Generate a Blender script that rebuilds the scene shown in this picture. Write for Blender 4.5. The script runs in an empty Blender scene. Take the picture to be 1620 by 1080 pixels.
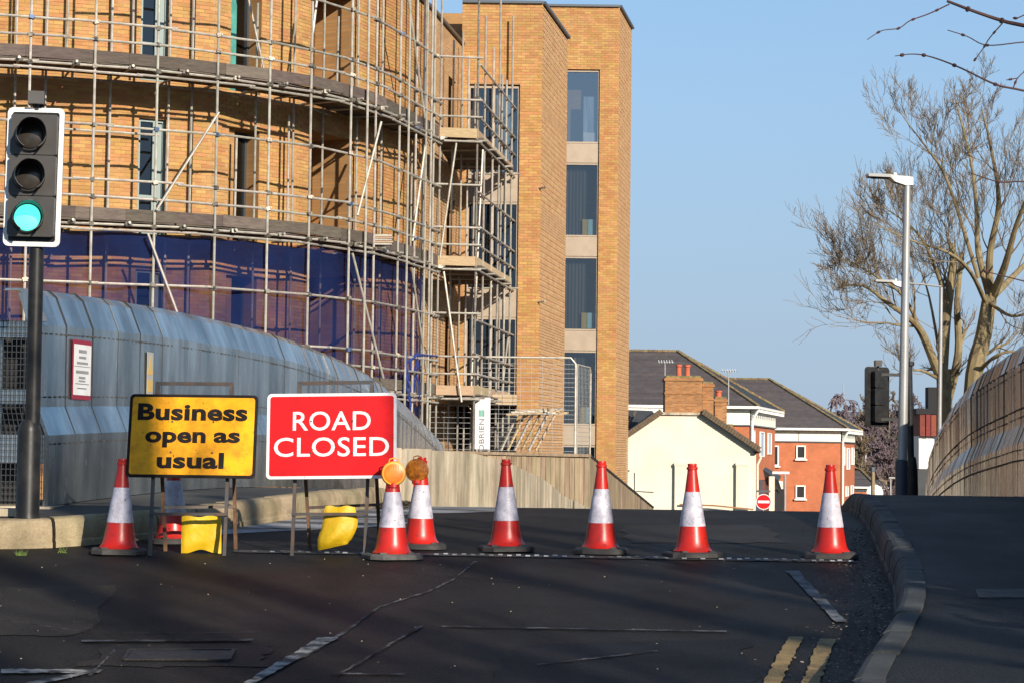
import bpy, math, random
import numpy as np
from mathutils import Vector, Matrix
R = math.radians
rnd = random.Random(7)
sc = bpy.context.scene
col = sc.collection
# ------------------------------------------------------------------ camera
F = 3165.0; PITCH = R(3.04); ROLL = R(0.70); EYE = 1.55
fw = Vector((0, math.cos(PITCH), math.sin(PITCH)))
u0 = Vector((0, -math.sin(PITCH), math.cos(PITCH))); r0 = Vector((1, 0, 0))
cr = r0*math.cos(ROLL) + u0*math.sin(ROLL)
cu = -r0*math.sin(ROLL) + u0*math.cos(ROLL)
cam = bpy.data.objects.new('camera', bpy.data.cameras.new('camera')); col.objects.link(cam)
cam.data.sensor_width = 36; cam.data.lens = F/1620*36
cam.data.clip_start = 0.1; cam.data.clip_end = 3000
m = Matrix.Identity(4)
for i in range(3):
    m[i][0] = cr[i]; m[i][1] = cu[i]; m[i][2] = -fw[i]
m[2][3] = EYE
cam.matrix_world = m
sc.camera = cam
def at(px, py, Y):
    d = fw + cr*((px-810)/F) + cu*((540-py)/F)
    d = d*(Y/d.y)
    return Vector((d.x, d.y, d.z+EYE))
def proj(p):
    v = Vector(p) - Vector((0, 0, EYE))
    z = v.dot(fw)
    return 810 + F*v.dot(cr)/z, 540 - F*v.dot(cu)/z
# ------------------------------------------------------------------ light
SUN_AZ, SUN_EL = R(29), R(21.5)
w = bpy.data.worlds.new('World'); sc.world = w; w.use_nodes = True
nt = w.node_tree; bg = nt.nodes['Background']
sky = nt.nodes.new('ShaderNodeTexSky'); sky.sky_type = 'NISHITA'; sky.sun_disc = False
sky.sun_elevation = SUN_EL; sky.sun_rotation = R(180)-SUN_AZ
sky.air_density = 1.0; sky.dust_density = 0.2; sky.ozone_density = 2.0
# pale winter haze thickening evenly towards the horizon all round
wtc = nt.nodes.new('ShaderNodeTexCoord'); wsp = nt.nodes.new('ShaderNodeSeparateXYZ'); nt.links.new(wtc.outputs['Generated'], wsp.inputs[0])
wmr = nt.nodes.new('ShaderNodeMapRange'); wmr.interpolation_type = 'SMOOTHSTEP'; nt.links.new(wsp.outputs[2], wmr.inputs[0])
wmr.inputs[1].default_value = -.02; wmr.inputs[2].default_value = .55; wmr.inputs[3].default_value = 1.0; wmr.inputs[4].default_value = 0.0
wcr = nt.nodes.new('ShaderNodeMapRange'); nt.links.new(wsp.outputs[2], wcr.inputs[0]); wcr.inputs[1].default_value = 0; wcr.inputs[2].default_value = .24
whz = nt.nodes.new('ShaderNodeMix'); whz.data_type = 'RGBA'; nt.links.new(wcr.outputs[0], whz.inputs[0])
whz.inputs[6].default_value = (2.85, 3.62, 4.5, 1); whz.inputs[7].default_value = (2.2, 3.85, 6.0, 1)
wmx = nt.nodes.new('ShaderNodeMix'); wmx.data_type = 'RGBA'; nt.links.new(wmr.outputs[0], wmx.inputs[0])
nt.links.new(sky.outputs[0], wmx.inputs[6]); nt.links.new(whz.outputs[2], wmx.inputs[7])
nt.links.new(wmx.outputs[2], bg.inputs[0]); bg.inputs[1].default_value = 0.105
sl = bpy.data.lights.new('sun', 'SUN'); sl.energy = 5.0; sl.angle = R(0.5); sl.color = (1.0, 0.90, 0.76)
so = bpy.data.objects.new('sun', sl); col.objects.link(so)
sd = Vector((-math.sin(SUN_AZ)*math.cos(SUN_EL), math.cos(SUN_AZ)*math.cos(SUN_EL), -math.sin(SUN_EL)))
so.rotation_euler = sd.to_track_quat('-Z', 'Y').to_euler(); so.location = (20, -30, 40)
sc.view_settings.view_transform = 'Standard'; sc.view_settings.look = 'None'
sc.view_settings.exposure = 0.45; sc.view_settings.gamma = 1; sc.view_settings.use_curve_mapping = False
sc.render.engine = 'CYCLES'; sc.cycles.max_bounces = 6; sc.cycles.transparent_max_bounces = 12
# ------------------------------------------------------------------ mesh helpers
def V(*a): return Vector(a)
class MB:
    def __init__(s): s.v = []; s.f = []; s.m = []
    def add(s, vs, fs, mi=0):
        o = len(s.v); s.v.extend([tuple(p) for p in vs])
        s.f.extend([tuple(i+o for i in f) for f in fs]); s.m.extend([mi]*len(fs)); return s
    def quad(s, a, b, c, d, mi=0): return s.add([a, b, c, d], [(0, 1, 2, 3)], mi)
    def hexa(s, b, t, mi=0):   # bottom 4 ccw, top 4
        return s.add(list(b)+list(t), [(3, 2, 1, 0), (4, 5, 6, 7), (0, 1, 5, 4), (1, 2, 6, 5), (2, 3, 7, 6), (3, 0, 4, 7)], mi)
    def box(s, c, d, ax=None, ay=None, az=None, mi=0):
        c = Vector(c); ax = Vector(ax or (1, 0, 0)); ay = Vector(ay or (0, 1, 0)); az = Vector(az or (0, 0, 1))
        ax = ax*d[0]/2; ay = ay*d[1]/2; az = az*d[2]/2
        b = [c-ax-ay-az, c+ax-ay-az, c+ax+ay-az, c-ax+ay-az]
        return s.hexa(b, [p+2*az for p in b], mi)
    def bar(s, a, b, w, h=None, mi=0):
        a = Vector(a); b = Vector(b); h = h or w; d = (b-a); L = d.length; d.normalize()
        up = Vector((0, 0, 1)) if abs(d.z) < .95 else Vector((0, 1, 0))
        x = d.cross(up).normalized(); y = x.cross(d)
        return s.box((a+b)/2, (w, L, h), x, d, y, mi)
    def tube(s, pts, rs, n=6, mi=0, cap=True):
        pts = [Vector(p) for p in pts]
        if not hasattr(rs, '__len__'): rs = [rs]*len(pts)
        o = len(s.v); x = None
        for i, p in enumerate(pts):
            d = (pts[min(i+1, len(pts)-1)] - pts[max(i-1, 0)]).normalized()
            if x is None:
                x = d.cross(Vector((0, 0, 1)) if abs(d.z) < .9 else Vector((0, 1, 0))).normalized()
            x = (x - d*x.dot(d)).normalized(); y = d.cross(x)
            for k in range(n):
                a = 2*math.pi*k/n
                s.v.append(tuple(p + (x*math.cos(a) + y*math.sin(a))*rs[i]))
        for i in range(len(pts)-1):
            for k in range(n):
                k2 = (k+1) % n
                s.f.append((o+i*n+k, o+i*n+k2, o+(i+1)*n+k2, o+(i+1)*n+k)); s.m.append(mi)
        if cap:
            s.f.append(tuple(o+k for k in reversed(range(n)))); s.m.append(mi)
            e = o+(len(pts)-1)*n; s.f.append(tuple(e+k for k in range(n))); s.m.append(mi)
        return s
    def lathe(s, prof, n=24, c=(0, 0, 0), ax=None, mi=0, cap=True):   # prof (r, h)
        c = Vector(c); az = Vector(ax or (0, 0, 1)).normalized()
        x = az.cross(Vector((0, 0, 1)) if abs(az.z) < .9 else Vector((1, 0, 0))).normalized(); y = az.cross(x)
        o = len(s.v)
        for r, h in prof:
            for k in range(n):
                a = 2*math.pi*k/n
                s.v.append(tuple(c + az*h + (x*math.cos(a)+y*math.sin(a))*r))
        for i in range(len(prof)-1):
            for k in range(n):
                k2 = (k+1) % n
                s.f.append((o+i*n+k, o+i*n+k2, o+(i+1)*n+k2, o+(i+1)*n+k)); s.m.append(mi)
        if cap:
            s.f.append(tuple(o+k for k in reversed(range(n)))); s.m.append(mi)
            e = o+(len(prof)-1)*n; s.f.append(tuple(e+k for k in range(n))); s.m.append(mi)
        return s
    def poly(s, pts2, mat, th, mi=0):  # extrude 2-D outline (x,z) in local frame mat, y from 0 to th
        n = len(pts2)
        a = [mat @ Vector((p[0], 0, p[1])) for p in pts2]; b = [mat @ Vector((p[0], th, p[1])) for p in pts2]
        return s.add(a+b, [tuple(range(n)), tuple(reversed(range(n, 2*n)))] + [(i, i+n, (i+1) % n+n, (i+1) % n) for i in range(n)], mi)
    def mesh(s, name, mats, smooth=False):
        me = bpy.data.meshes.new(name); me.from_pydata(s.v, [], s.f)
        if not isinstance(mats, (list, tuple)): mats = [mats]
        for m_ in mats: me.materials.append(m_)
        if len(mats) > 1: me.polygons.foreach_set('material_index', s.m)
        if smooth: me.polygons.foreach_set('use_smooth', [True]*len(s.f))
        me.update()
        if smooth and len(s.f) < 6000: me.set_sharp_from_angle(angle=R(38))
        return me
    def build(s, name, mats, parent=None, smooth=False, **kw):
        return put(name, s.mesh(name, mats, smooth), parent, **kw)
def put(name, me, parent=None, **kw):
    o = bpy.data.objects.new(name, me); col.objects.link(o); o.parent = parent
    for k, v in kw.items(): o[k] = v
    return o
def thing(name, label, cat, group=None, loc=(0, 0, 0)):
    o = bpy.data.objects.new(name, None); col.objects.link(o); o.location = loc; o.empty_display_size = .1
    o['label'] = label; o['category'] = cat
    if group: o['group'] = group
    return o
def tag(o, label, cat, group=None):
    o['label'] = label; o['category'] = cat
    if group: o['group'] = group
    return o
def kids(o): return [c for c in bpy.data.objects if c.parent is o]
def copy_tree(o, parent=None, ch=None):
    c = o.copy(); col.objects.link(c); c.parent = parent
    for k in o.children: copy_tree(k, c)
    return c
def spl(pts):     # smooth interpolation y(x) through (x, y) points
    pts = sorted(pts); xs = [p[0] for p in pts]; ys = [p[1] for p in pts]; n = len(xs)
    def s(x):
        if x <= xs[0]: return ys[0] + (x-xs[0])*(ys[1]-ys[0])/(xs[1]-xs[0])
        if x >= xs[-1]: return ys[-1] + (x-xs[-1])*(ys[-1]-ys[-2])/(xs[-1]-xs[-2])
        i = max(k for k in range(n-1) if xs[k] <= x)
        h = xs[i+1]-xs[i]; t = (x-xs[i])/h
        d = (ys[i+1]-ys[i])/h
        m0 = d if i == 0 else (ys[i+1]-ys[i-1])/(xs[i+1]-xs[i-1])
        m1 = d if i == n-2 else (ys[i+2]-ys[i])/(xs[i+2]-xs[i])
        return (2*t**3-3*t*t+1)*ys[i] + (t**3-2*t*t+t)*h*m0 + (-2*t**3+3*t*t)*ys[i+1] + (t**3-t*t)*h*m1
    return s
def cat(pts, k=6):   # catmull rom through vectors
    P = [Vector(p) for p in pts]; P = [2*P[0]-P[1]] + P + [2*P[-1]-P[-2]]; out = []
    for i in range(1, len(P)-2):
        for j in range(k):
            t = j/k
            out.append(.5*((2*P[i]) + (P[i+1]-P[i-1])*t + (2*P[i-1]-5*P[i]+4*P[i+1]-P[i+2])*t*t + (-P[i-1]+3*P[i]-3*P[i+1]+P[i+2])*t**3))
    out.append(P[-2]); return out
class Path:          # plan polyline with arc length
    def __init__(s, pts):
        s.p = [Vector((p[0], p[1])) for p in pts]; s.s = [0]
        for a, b in zip(s.p, s.p[1:]): s.s.append(s.s[-1] + (b-a).length)
        s.L = s.s[-1]
    def idx(s, t):
        i = 0
        while i < len(s.p)-2 and s.s[i+1] <= t + 1e-9: i += 1
        return i
    def pt(s, t, off=0.0):   # off > 0 : outwards (right hand side of travel)
        i = s.idx(t); a, b = s.p[i], s.p[i+1]; d = (b-a).normalized()
        q = a + d*(t-s.s[i]); return Vector((q.x + d.y*off, q.y - d.x*off))
    def tan(s, t):
        i = s.idx(t); return (s.p[i+1]-s.p[i]).normalized()
    def at_px(s, px, z=7.0):
        best = None
        for k in range(2001):
            t = s.L*k/2000; q = s.pt(t); e = abs(proj((q.x, q.y, z))[0]-px)
            if best is None or e < best[0]: best = (e, t)
        return best[1]
def offset_path(path, off, n=60):
    return Path([path.pt(path.L*k/n*0.99999, off) for k in range(n+1)])
# ------------------------------------------------------------------ materials
def mat(name, c, rough=.7, metal=0, c2=None, scale=4., detail=6, bump=0., bscale=None, spec=.5, stretch=(1, 1, 1), objrand=0., islrand=0., dirt=None, dscale=1.3, damt=.5, contrast=(.35, .65), trans=0., emit=None, fine=None, speck=None):
    M = bpy.data.materials.new(name); M.use_nodes = True; n = M.node_tree; N = n.nodes; L = n.links
    P = N['Principled BSDF']; P.inputs['Roughness'].default_value = rough; P.inputs['Metallic'].default_value = metal
    P.inputs['Specular IOR Level'].default_value = spec
    tc = N.new('ShaderNodeTexCoord'); mp = N.new('ShaderNodeMapping'); mp.inputs['Scale'].default_value = stretch
    geo = N.new('ShaderNodeNewGeometry'); L.new(geo.outputs['Position'], mp.inputs['Vector'])
    def noise(sc_, det=6, ro=.6):
        t = N.new('ShaderNodeTexNoise'); t.inputs['Scale'].default_value = sc_; t.inputs['Detail'].default_value = det; t.inputs['Roughness'].default_value = ro
        L.new(mp.outputs[0], t.inputs['Vector']); return t
    def mix(fac, a, b, mode='MIX'):
        x = N.new('ShaderNodeMix'); x.data_type = 'RGBA'; x.blend_type = mode
        if isinstance(fac, float): x.inputs[0].default_value = fac
        else: L.new(fac, x.inputs[0])
        for q, i in ((a, 6), (b, 7)):
            if isinstance(q, tuple): x.inputs[i].default_value = (*q, 1) if len(q) == 3 else q
            else: L.new(q, x.inputs[i])
        return x.outputs[2]
    def ramp(src, lo, hi):
        r_ = N.new('ShaderNodeMapRange'); r_.inputs[1].default_value = lo; r_.inputs[2].default_value = hi; L.new(src, r_.inputs[0]); return r_.outputs[0]
    out = tuple(c)
    if c2:
        nz = noise(scale, detail); out = mix(ramp(nz.outputs[0], *contrast), tuple(c), tuple(c2))
    if dirt:
        nz2 = noise(dscale, 4); f = N.new('ShaderNodeMath'); f.operation = 'MULTIPLY'; f.inputs[1].default_value = damt
        L.new(ramp(nz2.outputs[0], .45, .75), f.inputs[0]); out = mix(f.outputs[0], out, tuple(dirt))
    if fine:
        nz3 = noise(fine[0], 3); v = ramp(nz3.outputs[0], .3, .7); g = N.new('ShaderNodeMapRange'); L.new(v, g.inputs[0]); g.inputs[3].default_value = 1-fine[1]; g.inputs[4].default_value = 1+fine[1]
        cb = N.new('ShaderNodeCombineColor'); [L.new(g.outputs[0], cb.inputs[i]) for i in range(3)]
        out = mix(1.0, out, cb.outputs[0], 'MULTIPLY')
    if speck:
        nz4 = noise(speck[0], 2, .5); out = mix(ramp(nz4.outputs[0], speck[1], speck[1]+.03), out, tuple(speck[2]))
    for amt, src in ((objrand, 'o'), (islrand, 'i')):
        if amt:
            if src == 'o': q = N.new('ShaderNodeObjectInfo').outputs['Random']
            else: q = geo.outputs['Random Per Island']
            hs = N.new('ShaderNodeHueSaturation'); g = N.new('ShaderNodeMapRange'); L.new(q, g.inputs[0]); g.inputs[3].default_value = 1-amt; g.inputs[4].default_value = 1+amt
            L.new(g.outputs[0], hs.inputs['Value'])
            g2 = N.new('ShaderNodeMath'); g2.operation = 'MULTIPLY'; g2.inputs[1].default_value = 37.7; L.new(q, g2.inputs[0])
            g3 = N.new('ShaderNodeMath'); g3.operation = 'FRACT'; L.new(g2.outputs[0], g3.inputs[0])
            g4 = N.new('ShaderNodeMapRange'); L.new(g3.outputs[0], g4.inputs[0]); g4.inputs[3].default_value = .5-.03*amt/.2; g4.inputs[4].default_value = .5+.02*amt/.2
            L.new(g4.outputs[0], hs.inputs['Hue'])
            if isinstance(out, tuple): hs.inputs['Color'].default_value = (*out, 1)
            else: L.new(out, hs.inputs['Color'])
            out = hs.outputs[0]
    if isinstance(out, tuple): P.inputs['Base Color'].default_value = (*out, 1)
    else: L.new(out, P.inputs['Base Color'])
    if bump:
        b = N.new('ShaderNodeBump'); b.inputs['Strength'].default_value = min(1, bump); b.inputs['Distance'].default_value = .01 if bump <= 1 else .01*bump
        nb = noise(bscale or scale*4, 5); L.new(nb.outputs[0], b.inputs['Height']); L.new(b.outputs[0], P.inputs['Normal'])
    if rough > .12 and c2:
        nr = noise(scale*1.7, 3); g = N.new('ShaderNodeMapRange'); L.new(nr.outputs[0], g.inputs[0]); g.inputs[3].default_value = max(.03, rough-.13); g.inputs[4].default_value = min(1, rough+.13); L.new(g.outputs[0], P.inputs['Roughness'])
    if trans: P.inputs['Transmission Weight'].default_value = trans
    if emit: P.inputs['Emission Color'].default_value = (*emit[0], 1); P.inputs['Emission Strength'].default_value = emit[1]
    return M
def glass_mat(name, tint=(.55, .6, .62), reflect=.25):
    M = bpy.data.materials.new(name); M.use_nodes = True; N = M.node_tree.nodes; L = M.node_tree.links
    N.remove(N['Principled BSDF']); o = N['Material Output']
    t = N.new('ShaderNodeBsdfTransparent'); t.inputs[0].default_value = (*tint, 1)
    g = N.new('ShaderNodeBsdfGlossy'); g.inputs['Roughness'].default_value = .02; g.inputs[0].default_value = (.9, .95, 1, 1)
    fr = N.new('ShaderNodeFresnel'); fr.inputs[0].default_value = 1.5
    ad = N.new('ShaderNodeMath'); ad.operation = 'ADD'; ad.use_clamp = True; ad.inputs[1].default_value = reflect; L.new(fr.outputs[0], ad.inputs[0])
    x = N.new('ShaderNodeMixShader'); L.new(ad.outputs[0], x.inputs[0]); L.new(t.outputs[0], x.inputs[1]); L.new(g.outputs[0], x.inputs[2]); L.new(x.outputs[0], o.inputs[0])
    return M
def net_mat(name, c, cover):
    M = bpy.data.materials.new(name); M.use_nodes = True; N = M.node_tree.nodes; L = M.node_tree.links
    N.remove(N['Principled BSDF']); o = N['Material Output']
    t = N.new('ShaderNodeBsdfTransparent'); t.inputs[0].default_value = (.95, .86, .92, 1)
    d = N.new('ShaderNodeBsdfDiffuse'); d.inputs[0].default_value = (*c, 1)
    tl = N.new('ShaderNodeBsdfTranslucent'); tl.inputs[0].default_value = (*c, 1)
    m2 = N.new('ShaderNodeMixShader'); m2.inputs[0].default_value = .3; L.new(d.outputs[0], m2.inputs[1]); L.new(tl.outputs[0], m2.inputs[2])
    nz = N.new('ShaderNodeTexNoise'); nz.inputs['Scale'].default_value = 1.2; g = N.new('ShaderNodeMapRange'); g.inputs[1].default_value = .35; g.inputs[2].default_value = .65
    g.inputs[3].default_value = cover-.1; g.inputs[4].default_value = cover+.12
    geo = N.new('ShaderNodeNewGeometry'); L.new(geo.outputs['Position'], nz.inputs['Vector']); L.new(nz.outputs[0], g.inputs[0])
    x = N.new('ShaderNodeMixShader'); L.new(g.outputs[0], x.inputs[0]); L.new(t.outputs[0], x.inputs[1]); L.new(m2.outputs[0], x.inputs[2]); L.new(x.outputs[0], o.inputs[0])
    return M
BUFF = dict(c=(.455, .265, .105), c2=(.41, .215, .072), scale=2.2, rough=.85, spec=.2, bump=.6, bscale=60, dirt=(.30, .16, .065), dscale=.5, damt=.55)
M_brick = mat('buff_brick', islrand=.13, **BUFF)
M_brick_o = mat('buff_brick_single', objrand=.10, **BUFF)
M_mortar = mat('mortar', (.42, .27, .14), .95, c2=(.34, .21, .10), scale=6, spec=.1)
M_hole = mat('dark_mortar', (.13, .08, .045), .95)
M_brick_pale = mat('pale_brick', (.50, .315, .165), .85, c2=(.43, .255, .12), scale=3, spec=.2, islrand=.08, bump=.5, bscale=60)
M_tube = mat('scaffold_steel', (.50, .47, .40), .48, .35, c2=(.36, .33, .28), scale=7, dirt=(.20, .15, .10), dscale=3, damt=.5, objrand=.18)
M_coupler = mat('coupler_steel', (.30, .27, .22), .5, .5, c2=(.12, .10, .08), scale=20)
M_coupler_b = mat('coupler_blue', (.08, .12, .22), .5, .2)
M_board = mat('scaffold_board', (.085, .07, .06), .85, c2=(.14, .115, .09), scale=5, stretch=(1, 1, 7), bump=.5, spec=.2, objrand=.25)
M_board_new = mat('new_board', (.46, .34, .20), .8, c2=(.36, .26, .15), scale=5, stretch=(1, 1, 6), bump=.3, spec=.2, objrand=.15)
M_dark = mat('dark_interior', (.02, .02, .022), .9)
M_frame = mat('bronze_frame', (.38, .30, .22), .5, .1, c2=(.33, .26, .19), scale=3)
M_framepale = mat('pale_grey_frame', (.20, .26, .25), .5)
M_glass = glass_mat('window_glass', (.5, .55, .57), .10)
M_glassr = glass_mat('sky_window_glass', (.5, .55, .6), .25)
M_glassd = glass_mat('dark_window_glass', (.12, .16, .22), .05)
M_curtain = mat('curtain', (.13, .11, .10), .9, c2=(.06, .05, .05), scale=2, stretch=(6, 6, .2))
M_blind = mat('pale_curtain', (.45, .52, .60), .9, c2=(.2, .24, .32), scale=2, stretch=(5, 5, .2))
M_wood = mat('yellow_wood', (.5, .33, .09), .6)
M_bluec = mat('pale_blue_card', (.35, .55, .62), .7)
M_coping = mat('coping_metal', (.10, .11, .12), .4, .6)
M_net = net_mat('blue_debris_net', (.014, .032, .125), .50)
M_netd = mat('bunched_net', (.015, .04, .25), .8, c2=(.01, .02, .1), scale=8)
M_teal = mat('teal_film', (.08, .32, .27), .5, c2=(.04, .18, .15), scale=3)
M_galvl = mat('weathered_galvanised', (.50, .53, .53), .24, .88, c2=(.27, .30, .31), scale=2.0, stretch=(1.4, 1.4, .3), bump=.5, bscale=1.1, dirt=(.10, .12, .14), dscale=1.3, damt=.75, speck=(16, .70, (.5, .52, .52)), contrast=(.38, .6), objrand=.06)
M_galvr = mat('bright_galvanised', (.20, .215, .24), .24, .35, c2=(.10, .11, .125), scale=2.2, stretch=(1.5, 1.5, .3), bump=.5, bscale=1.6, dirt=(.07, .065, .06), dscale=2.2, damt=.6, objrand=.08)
M_seam = mat('seam_shadow_gap', (.02, .02, .02), .9)
M_conc = mat('concrete', (.56, .48, .35), .9, c2=(.36, .30, .21), scale=1.8, bump=.5, spec=.2, objrand=.10, dirt=(.13, .11, .07), dscale=2.4, damt=.85, stretch=(1.5, 1.5, .35), fine=(50, .12))
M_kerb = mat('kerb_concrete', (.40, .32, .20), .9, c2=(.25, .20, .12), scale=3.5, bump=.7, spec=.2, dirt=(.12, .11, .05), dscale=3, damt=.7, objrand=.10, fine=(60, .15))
M_kerbd = mat('kerb_concrete_shaded', (.075, .08, .08), .85, c2=(.04, .043, .045), scale=3.5, bump=.7, spec=.3, objrand=.12, fine=(60, .15))  # right kerb: its shade is darkened into the concrete colour
M_fence = mat('fence_wood', (.34, .265, .175), .9, c2=(.23, .175, .11), scale=3, stretch=(3, 3, .35), bump=.4, spec=.15, dirt=(.12, .09, .06), dscale=2.4, damt=.6, objrand=.13)
M_black = mat('black_paint', (.008, .008, .009), .42, spec=.3, c2=(.012, .012, .012), scale=9, dirt=(.05, .045, .04), dscale=6, damt=.4)
M_housing = mat('signal_housing', (.055, .05, .046), .5, c2=(.04, .037, .034), scale=5)
M_visor = mat('visor_black', (.014, .014, .014), .5)
M_white = mat('white_paint', (.72, .72, .71), .45, c2=(.62, .62, .60), scale=5)
M_green = mat('lit_green_lens', (.1, .5, .4), .4, emit=((.09, .82, .60), 1.15))
M_lens = mat('unlit_lens', (.035, .03, .026), .25)
M_red = mat('cone_red', (.56, .016, .008), .36, c2=(.46, .012, .006), scale=5, dirt=(.20, .03, .02), dscale=8, damt=.6, speck=(45, .68, (.10, .03, .03)))
M_sleeve = mat('reflective_sleeve', (.66, .63, .70), .42, c2=(.50, .48, .55), scale=9, detail=8, dirt=(.26, .25, .29), dscale=14, damt=.8, fine=(120, .14), speck=(40, .68, (.16, .15, .17)))
M_rubber = mat('rubber_base', (.025, .024, .024), .75, c2=(.06, .055, .05), scale=9)
M_rubberg = mat('dusty_rubber_base', (.13, .125, .12), .85, c2=(.06, .058, .055), scale=9)
M_amber = mat('amber_lens', (.92, .21, .005), .35, c2=(.82, .16, .004), scale=30)
M_amberd = mat('shaded_amber_lens', (.50, .17, .012), .3, c2=(.2, .06, .01), scale=30)  # amber browned to carry the shade on the rear lamp
M_amberrim = mat('amber_rim', (.85, .34, .02), .35)
M_yel = mat('sign_yellow', (.90, .40, .004), .5, c2=(.84, .34, .004), scale=6, spec=.25, dirt=(.26, .13, .01), dscale=6, damt=.65, fine=(30, .08), speck=(55, .70, (.06, .04, .02)))
M_signred = mat('sign_red', (.60, .002, .006), .55, c2=(.54, .002, .005), scale=5, spec=.2, fine=(25, .08), dirt=(.22, .004, .008), dscale=4, damt=.5, speck=(50, .72, (.05, .02, .02)))
M_signw = mat('sign_white', (.66, .62, .63), .4, c2=(.70, .67, .68), scale=8, dirt=(.5, .45, .4), dscale=14, damt=.35, speck=(60, .70, (.08, .06, .05)))
M_signk = mat('sign_black', (.009, .007, .006), .6, c2=(.016, .012, .010), scale=12, spec=.15)
M_steel = mat('rusty_frame_steel', (.07, .07, .072), .5, .5, c2=(.06, .05, .045), scale=7, dirt=(.14, .07, .03), dscale=8, damt=.7)
M_steelrust = mat('rust_brown_steel', (.17, .085, .04), .8, c2=(.07, .04, .025), scale=9)
M_bag = mat('yellow_sandbag', (.66, .42, .008), .5, c2=(.58, .35, .008), scale=5, bump=.8, bscale=14)
M_seamk = mat('bag_seam', (.35, .26, .02), .7)
M_ltube = mat('lamp_column_grey', (.36, .355, .345), .45, .4, c2=(.30, .295, .285), scale=3)
M_lhead = mat('lamp_head_grey', (.36, .355, .33), .45, .1)
M_navy = mat('dark_lamp_base', (.035, .05, .07), .45)  # darker tone for the lower part of the lamp column
M_cream = mat('cream_render', (.69, .65, .53), .85, c2=(.64, .60, .48), scale=.8, spec=.15, dirt=(.60, .52, .36), dscale=.6, damt=.4)
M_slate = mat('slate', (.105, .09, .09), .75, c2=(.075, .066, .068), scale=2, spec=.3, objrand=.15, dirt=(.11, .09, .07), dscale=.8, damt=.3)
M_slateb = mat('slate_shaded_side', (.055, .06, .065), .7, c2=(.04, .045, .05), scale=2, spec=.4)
M_ridge = mat('mossy_ridge', (.24, .17, .07), .9, c2=(.11, .085, .05), scale=6, islrand=.2)
M_wtrim = mat('white_trim', (.78, .76, .70), .5)
M_wband = mat('white_render', (.76, .74, .66), .8, c2=(.72, .70, .62), scale=1)
M_pot = mat('terracotta', (.55, .12, .05), .75, c2=(.42, .09, .04), scale=6)
M_vtile = mat('brown_roof_tile', (.14, .085, .055), .85, c2=(.08, .055, .04), scale=5, islrand=.2)
M_bark = mat('bark', (.29, .225, .125), .95, c2=(.15, .115, .07), scale=5, stretch=(1, 1, .4), bump=1, bscale=20, dirt=(.24, .21, .10), dscale=3, damt=.5, spec=.1)
M_twig = mat('twig', (.19, .145, .095), .9, spec=.1)
M_twigr = mat('red_twig', (.075, .035, .028), .7, spec=.3)
M_birch = mat('birch_haze', (.17, .13, .14), .9, spec=.1)
M_birchw = mat('birch_bark', (.42, .36, .32), .9, spec=.1)
M_hill = mat('hazed_far_wood', (.15, .16, .20), 1, c2=(.11, .12, .14), scale=.05, spec=0)  # blue-grey distance haze is mixed into the wood colour
M_everg = mat('evergreen', (.035, .05, .022), .9, c2=(.05, .06, .03), scale=2, spec=.1)
M_hang = mat('red_hung_tile', (.22, .045, .028), .8, c2=(.15, .03, .02), scale=6, objrand=.1)
M_leaf = mat('fallen_leaf', (.10, .065, .035), .8, islrand=.2, c2=(.07, .05, .03), scale=9)
M_leafp = mat('pale_leaf', (.26, .21, .16), .8, islrand=.3, c2=(.12, .09, .07), scale=9)
def brick_tex(name, c1, c2, mortar, sx=.235, sy=.075, spec=.2):
    M = mat(name, c1, .9, spec=spec); N = M.node_tree.nodes; L = M.node_tree.links; P = N['Principled BSDF']
    geo = N.new('ShaderNodeNewGeometry'); sp = N.new('ShaderNodeSeparateXYZ'); L.new(geo.outputs['Position'], sp.inputs[0])
    ad = N.new('ShaderNodeMath'); L.new(sp.outputs[0], ad.inputs[0]); L.new(sp.outputs[1], ad.inputs[1])
    cb = N.new('ShaderNodeCombineXYZ'); L.new(ad.outputs[0], cb.inputs[0]); L.new(sp.outputs[2], cb.inputs[1])
    b = N.new('ShaderNodeTexBrick'); L.new(cb.outputs[0], b.inputs['Vector'])
    b.inputs['Color1'].default_value = (*c1, 1); b.inputs['Color2'].default_value = (*c2, 1); b.inputs['Mortar'].default_value = (*mortar, 1)
    b.inputs['Scale'].default_value = 1; b.inputs['Brick Width'].default_value = sx; b.inputs['Row Height'].default_value = sy; b.inputs['Mortar Size'].default_value = .012
    nz = N.new('ShaderNodeTexNoise'); nz.inputs['Scale'].default_value = 1.5; nz.inputs['Detail'].default_value = 6; L.new(geo.outputs['Position'], nz.inputs['Vector'])
    g = N.new('ShaderNodeMapRange'); L.new(nz.outputs[0], g.inputs[0]); g.inputs[1].default_value = .3; g.inputs[2].default_value = .7; g.inputs[3].default_value = .86; g.inputs[4].default_value = 1.1
    hs = N.new('ShaderNodeHueSaturation'); L.new(b.outputs[0], hs.inputs['Color']); L.new(g.outputs[0], hs.inputs['Value']); L.new(hs.outputs[0], P.inputs['Base Color'])
    return M
M_rbrick = brick_tex('red_brick', (.52, .125, .045), (.42, .09, .034), (.40, .22, .13))
M_cbrick = brick_tex('chimney_brick', (.44, .19, .065), (.26, .10, .035), (.28, .19, .11))
M_bbrick = brick_tex('buff_brick_flat', (.42, .22, .08), (.34, .17, .06), (.30, .2, .11))
def road_mat(name, base, base2, pale=None):
    M = mat(name, base, .62, c2=base2, scale=.9, spec=.085, bump=1.0, bscale=80, fine=(110, .5), dirt=tuple(x*1.9 for x in base), dscale=.45, damt=.7, stretch=(1, .55, 1), speck=(150, .70, (.06, .06, .06)))
    return M
M_road = road_mat('asphalt', (.0140, .0125, .0112), (.0200, .0180, .0160))
M_path = road_mat('footway_asphalt', (.014, .0145, .016), (.026, .026, .027))
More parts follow.
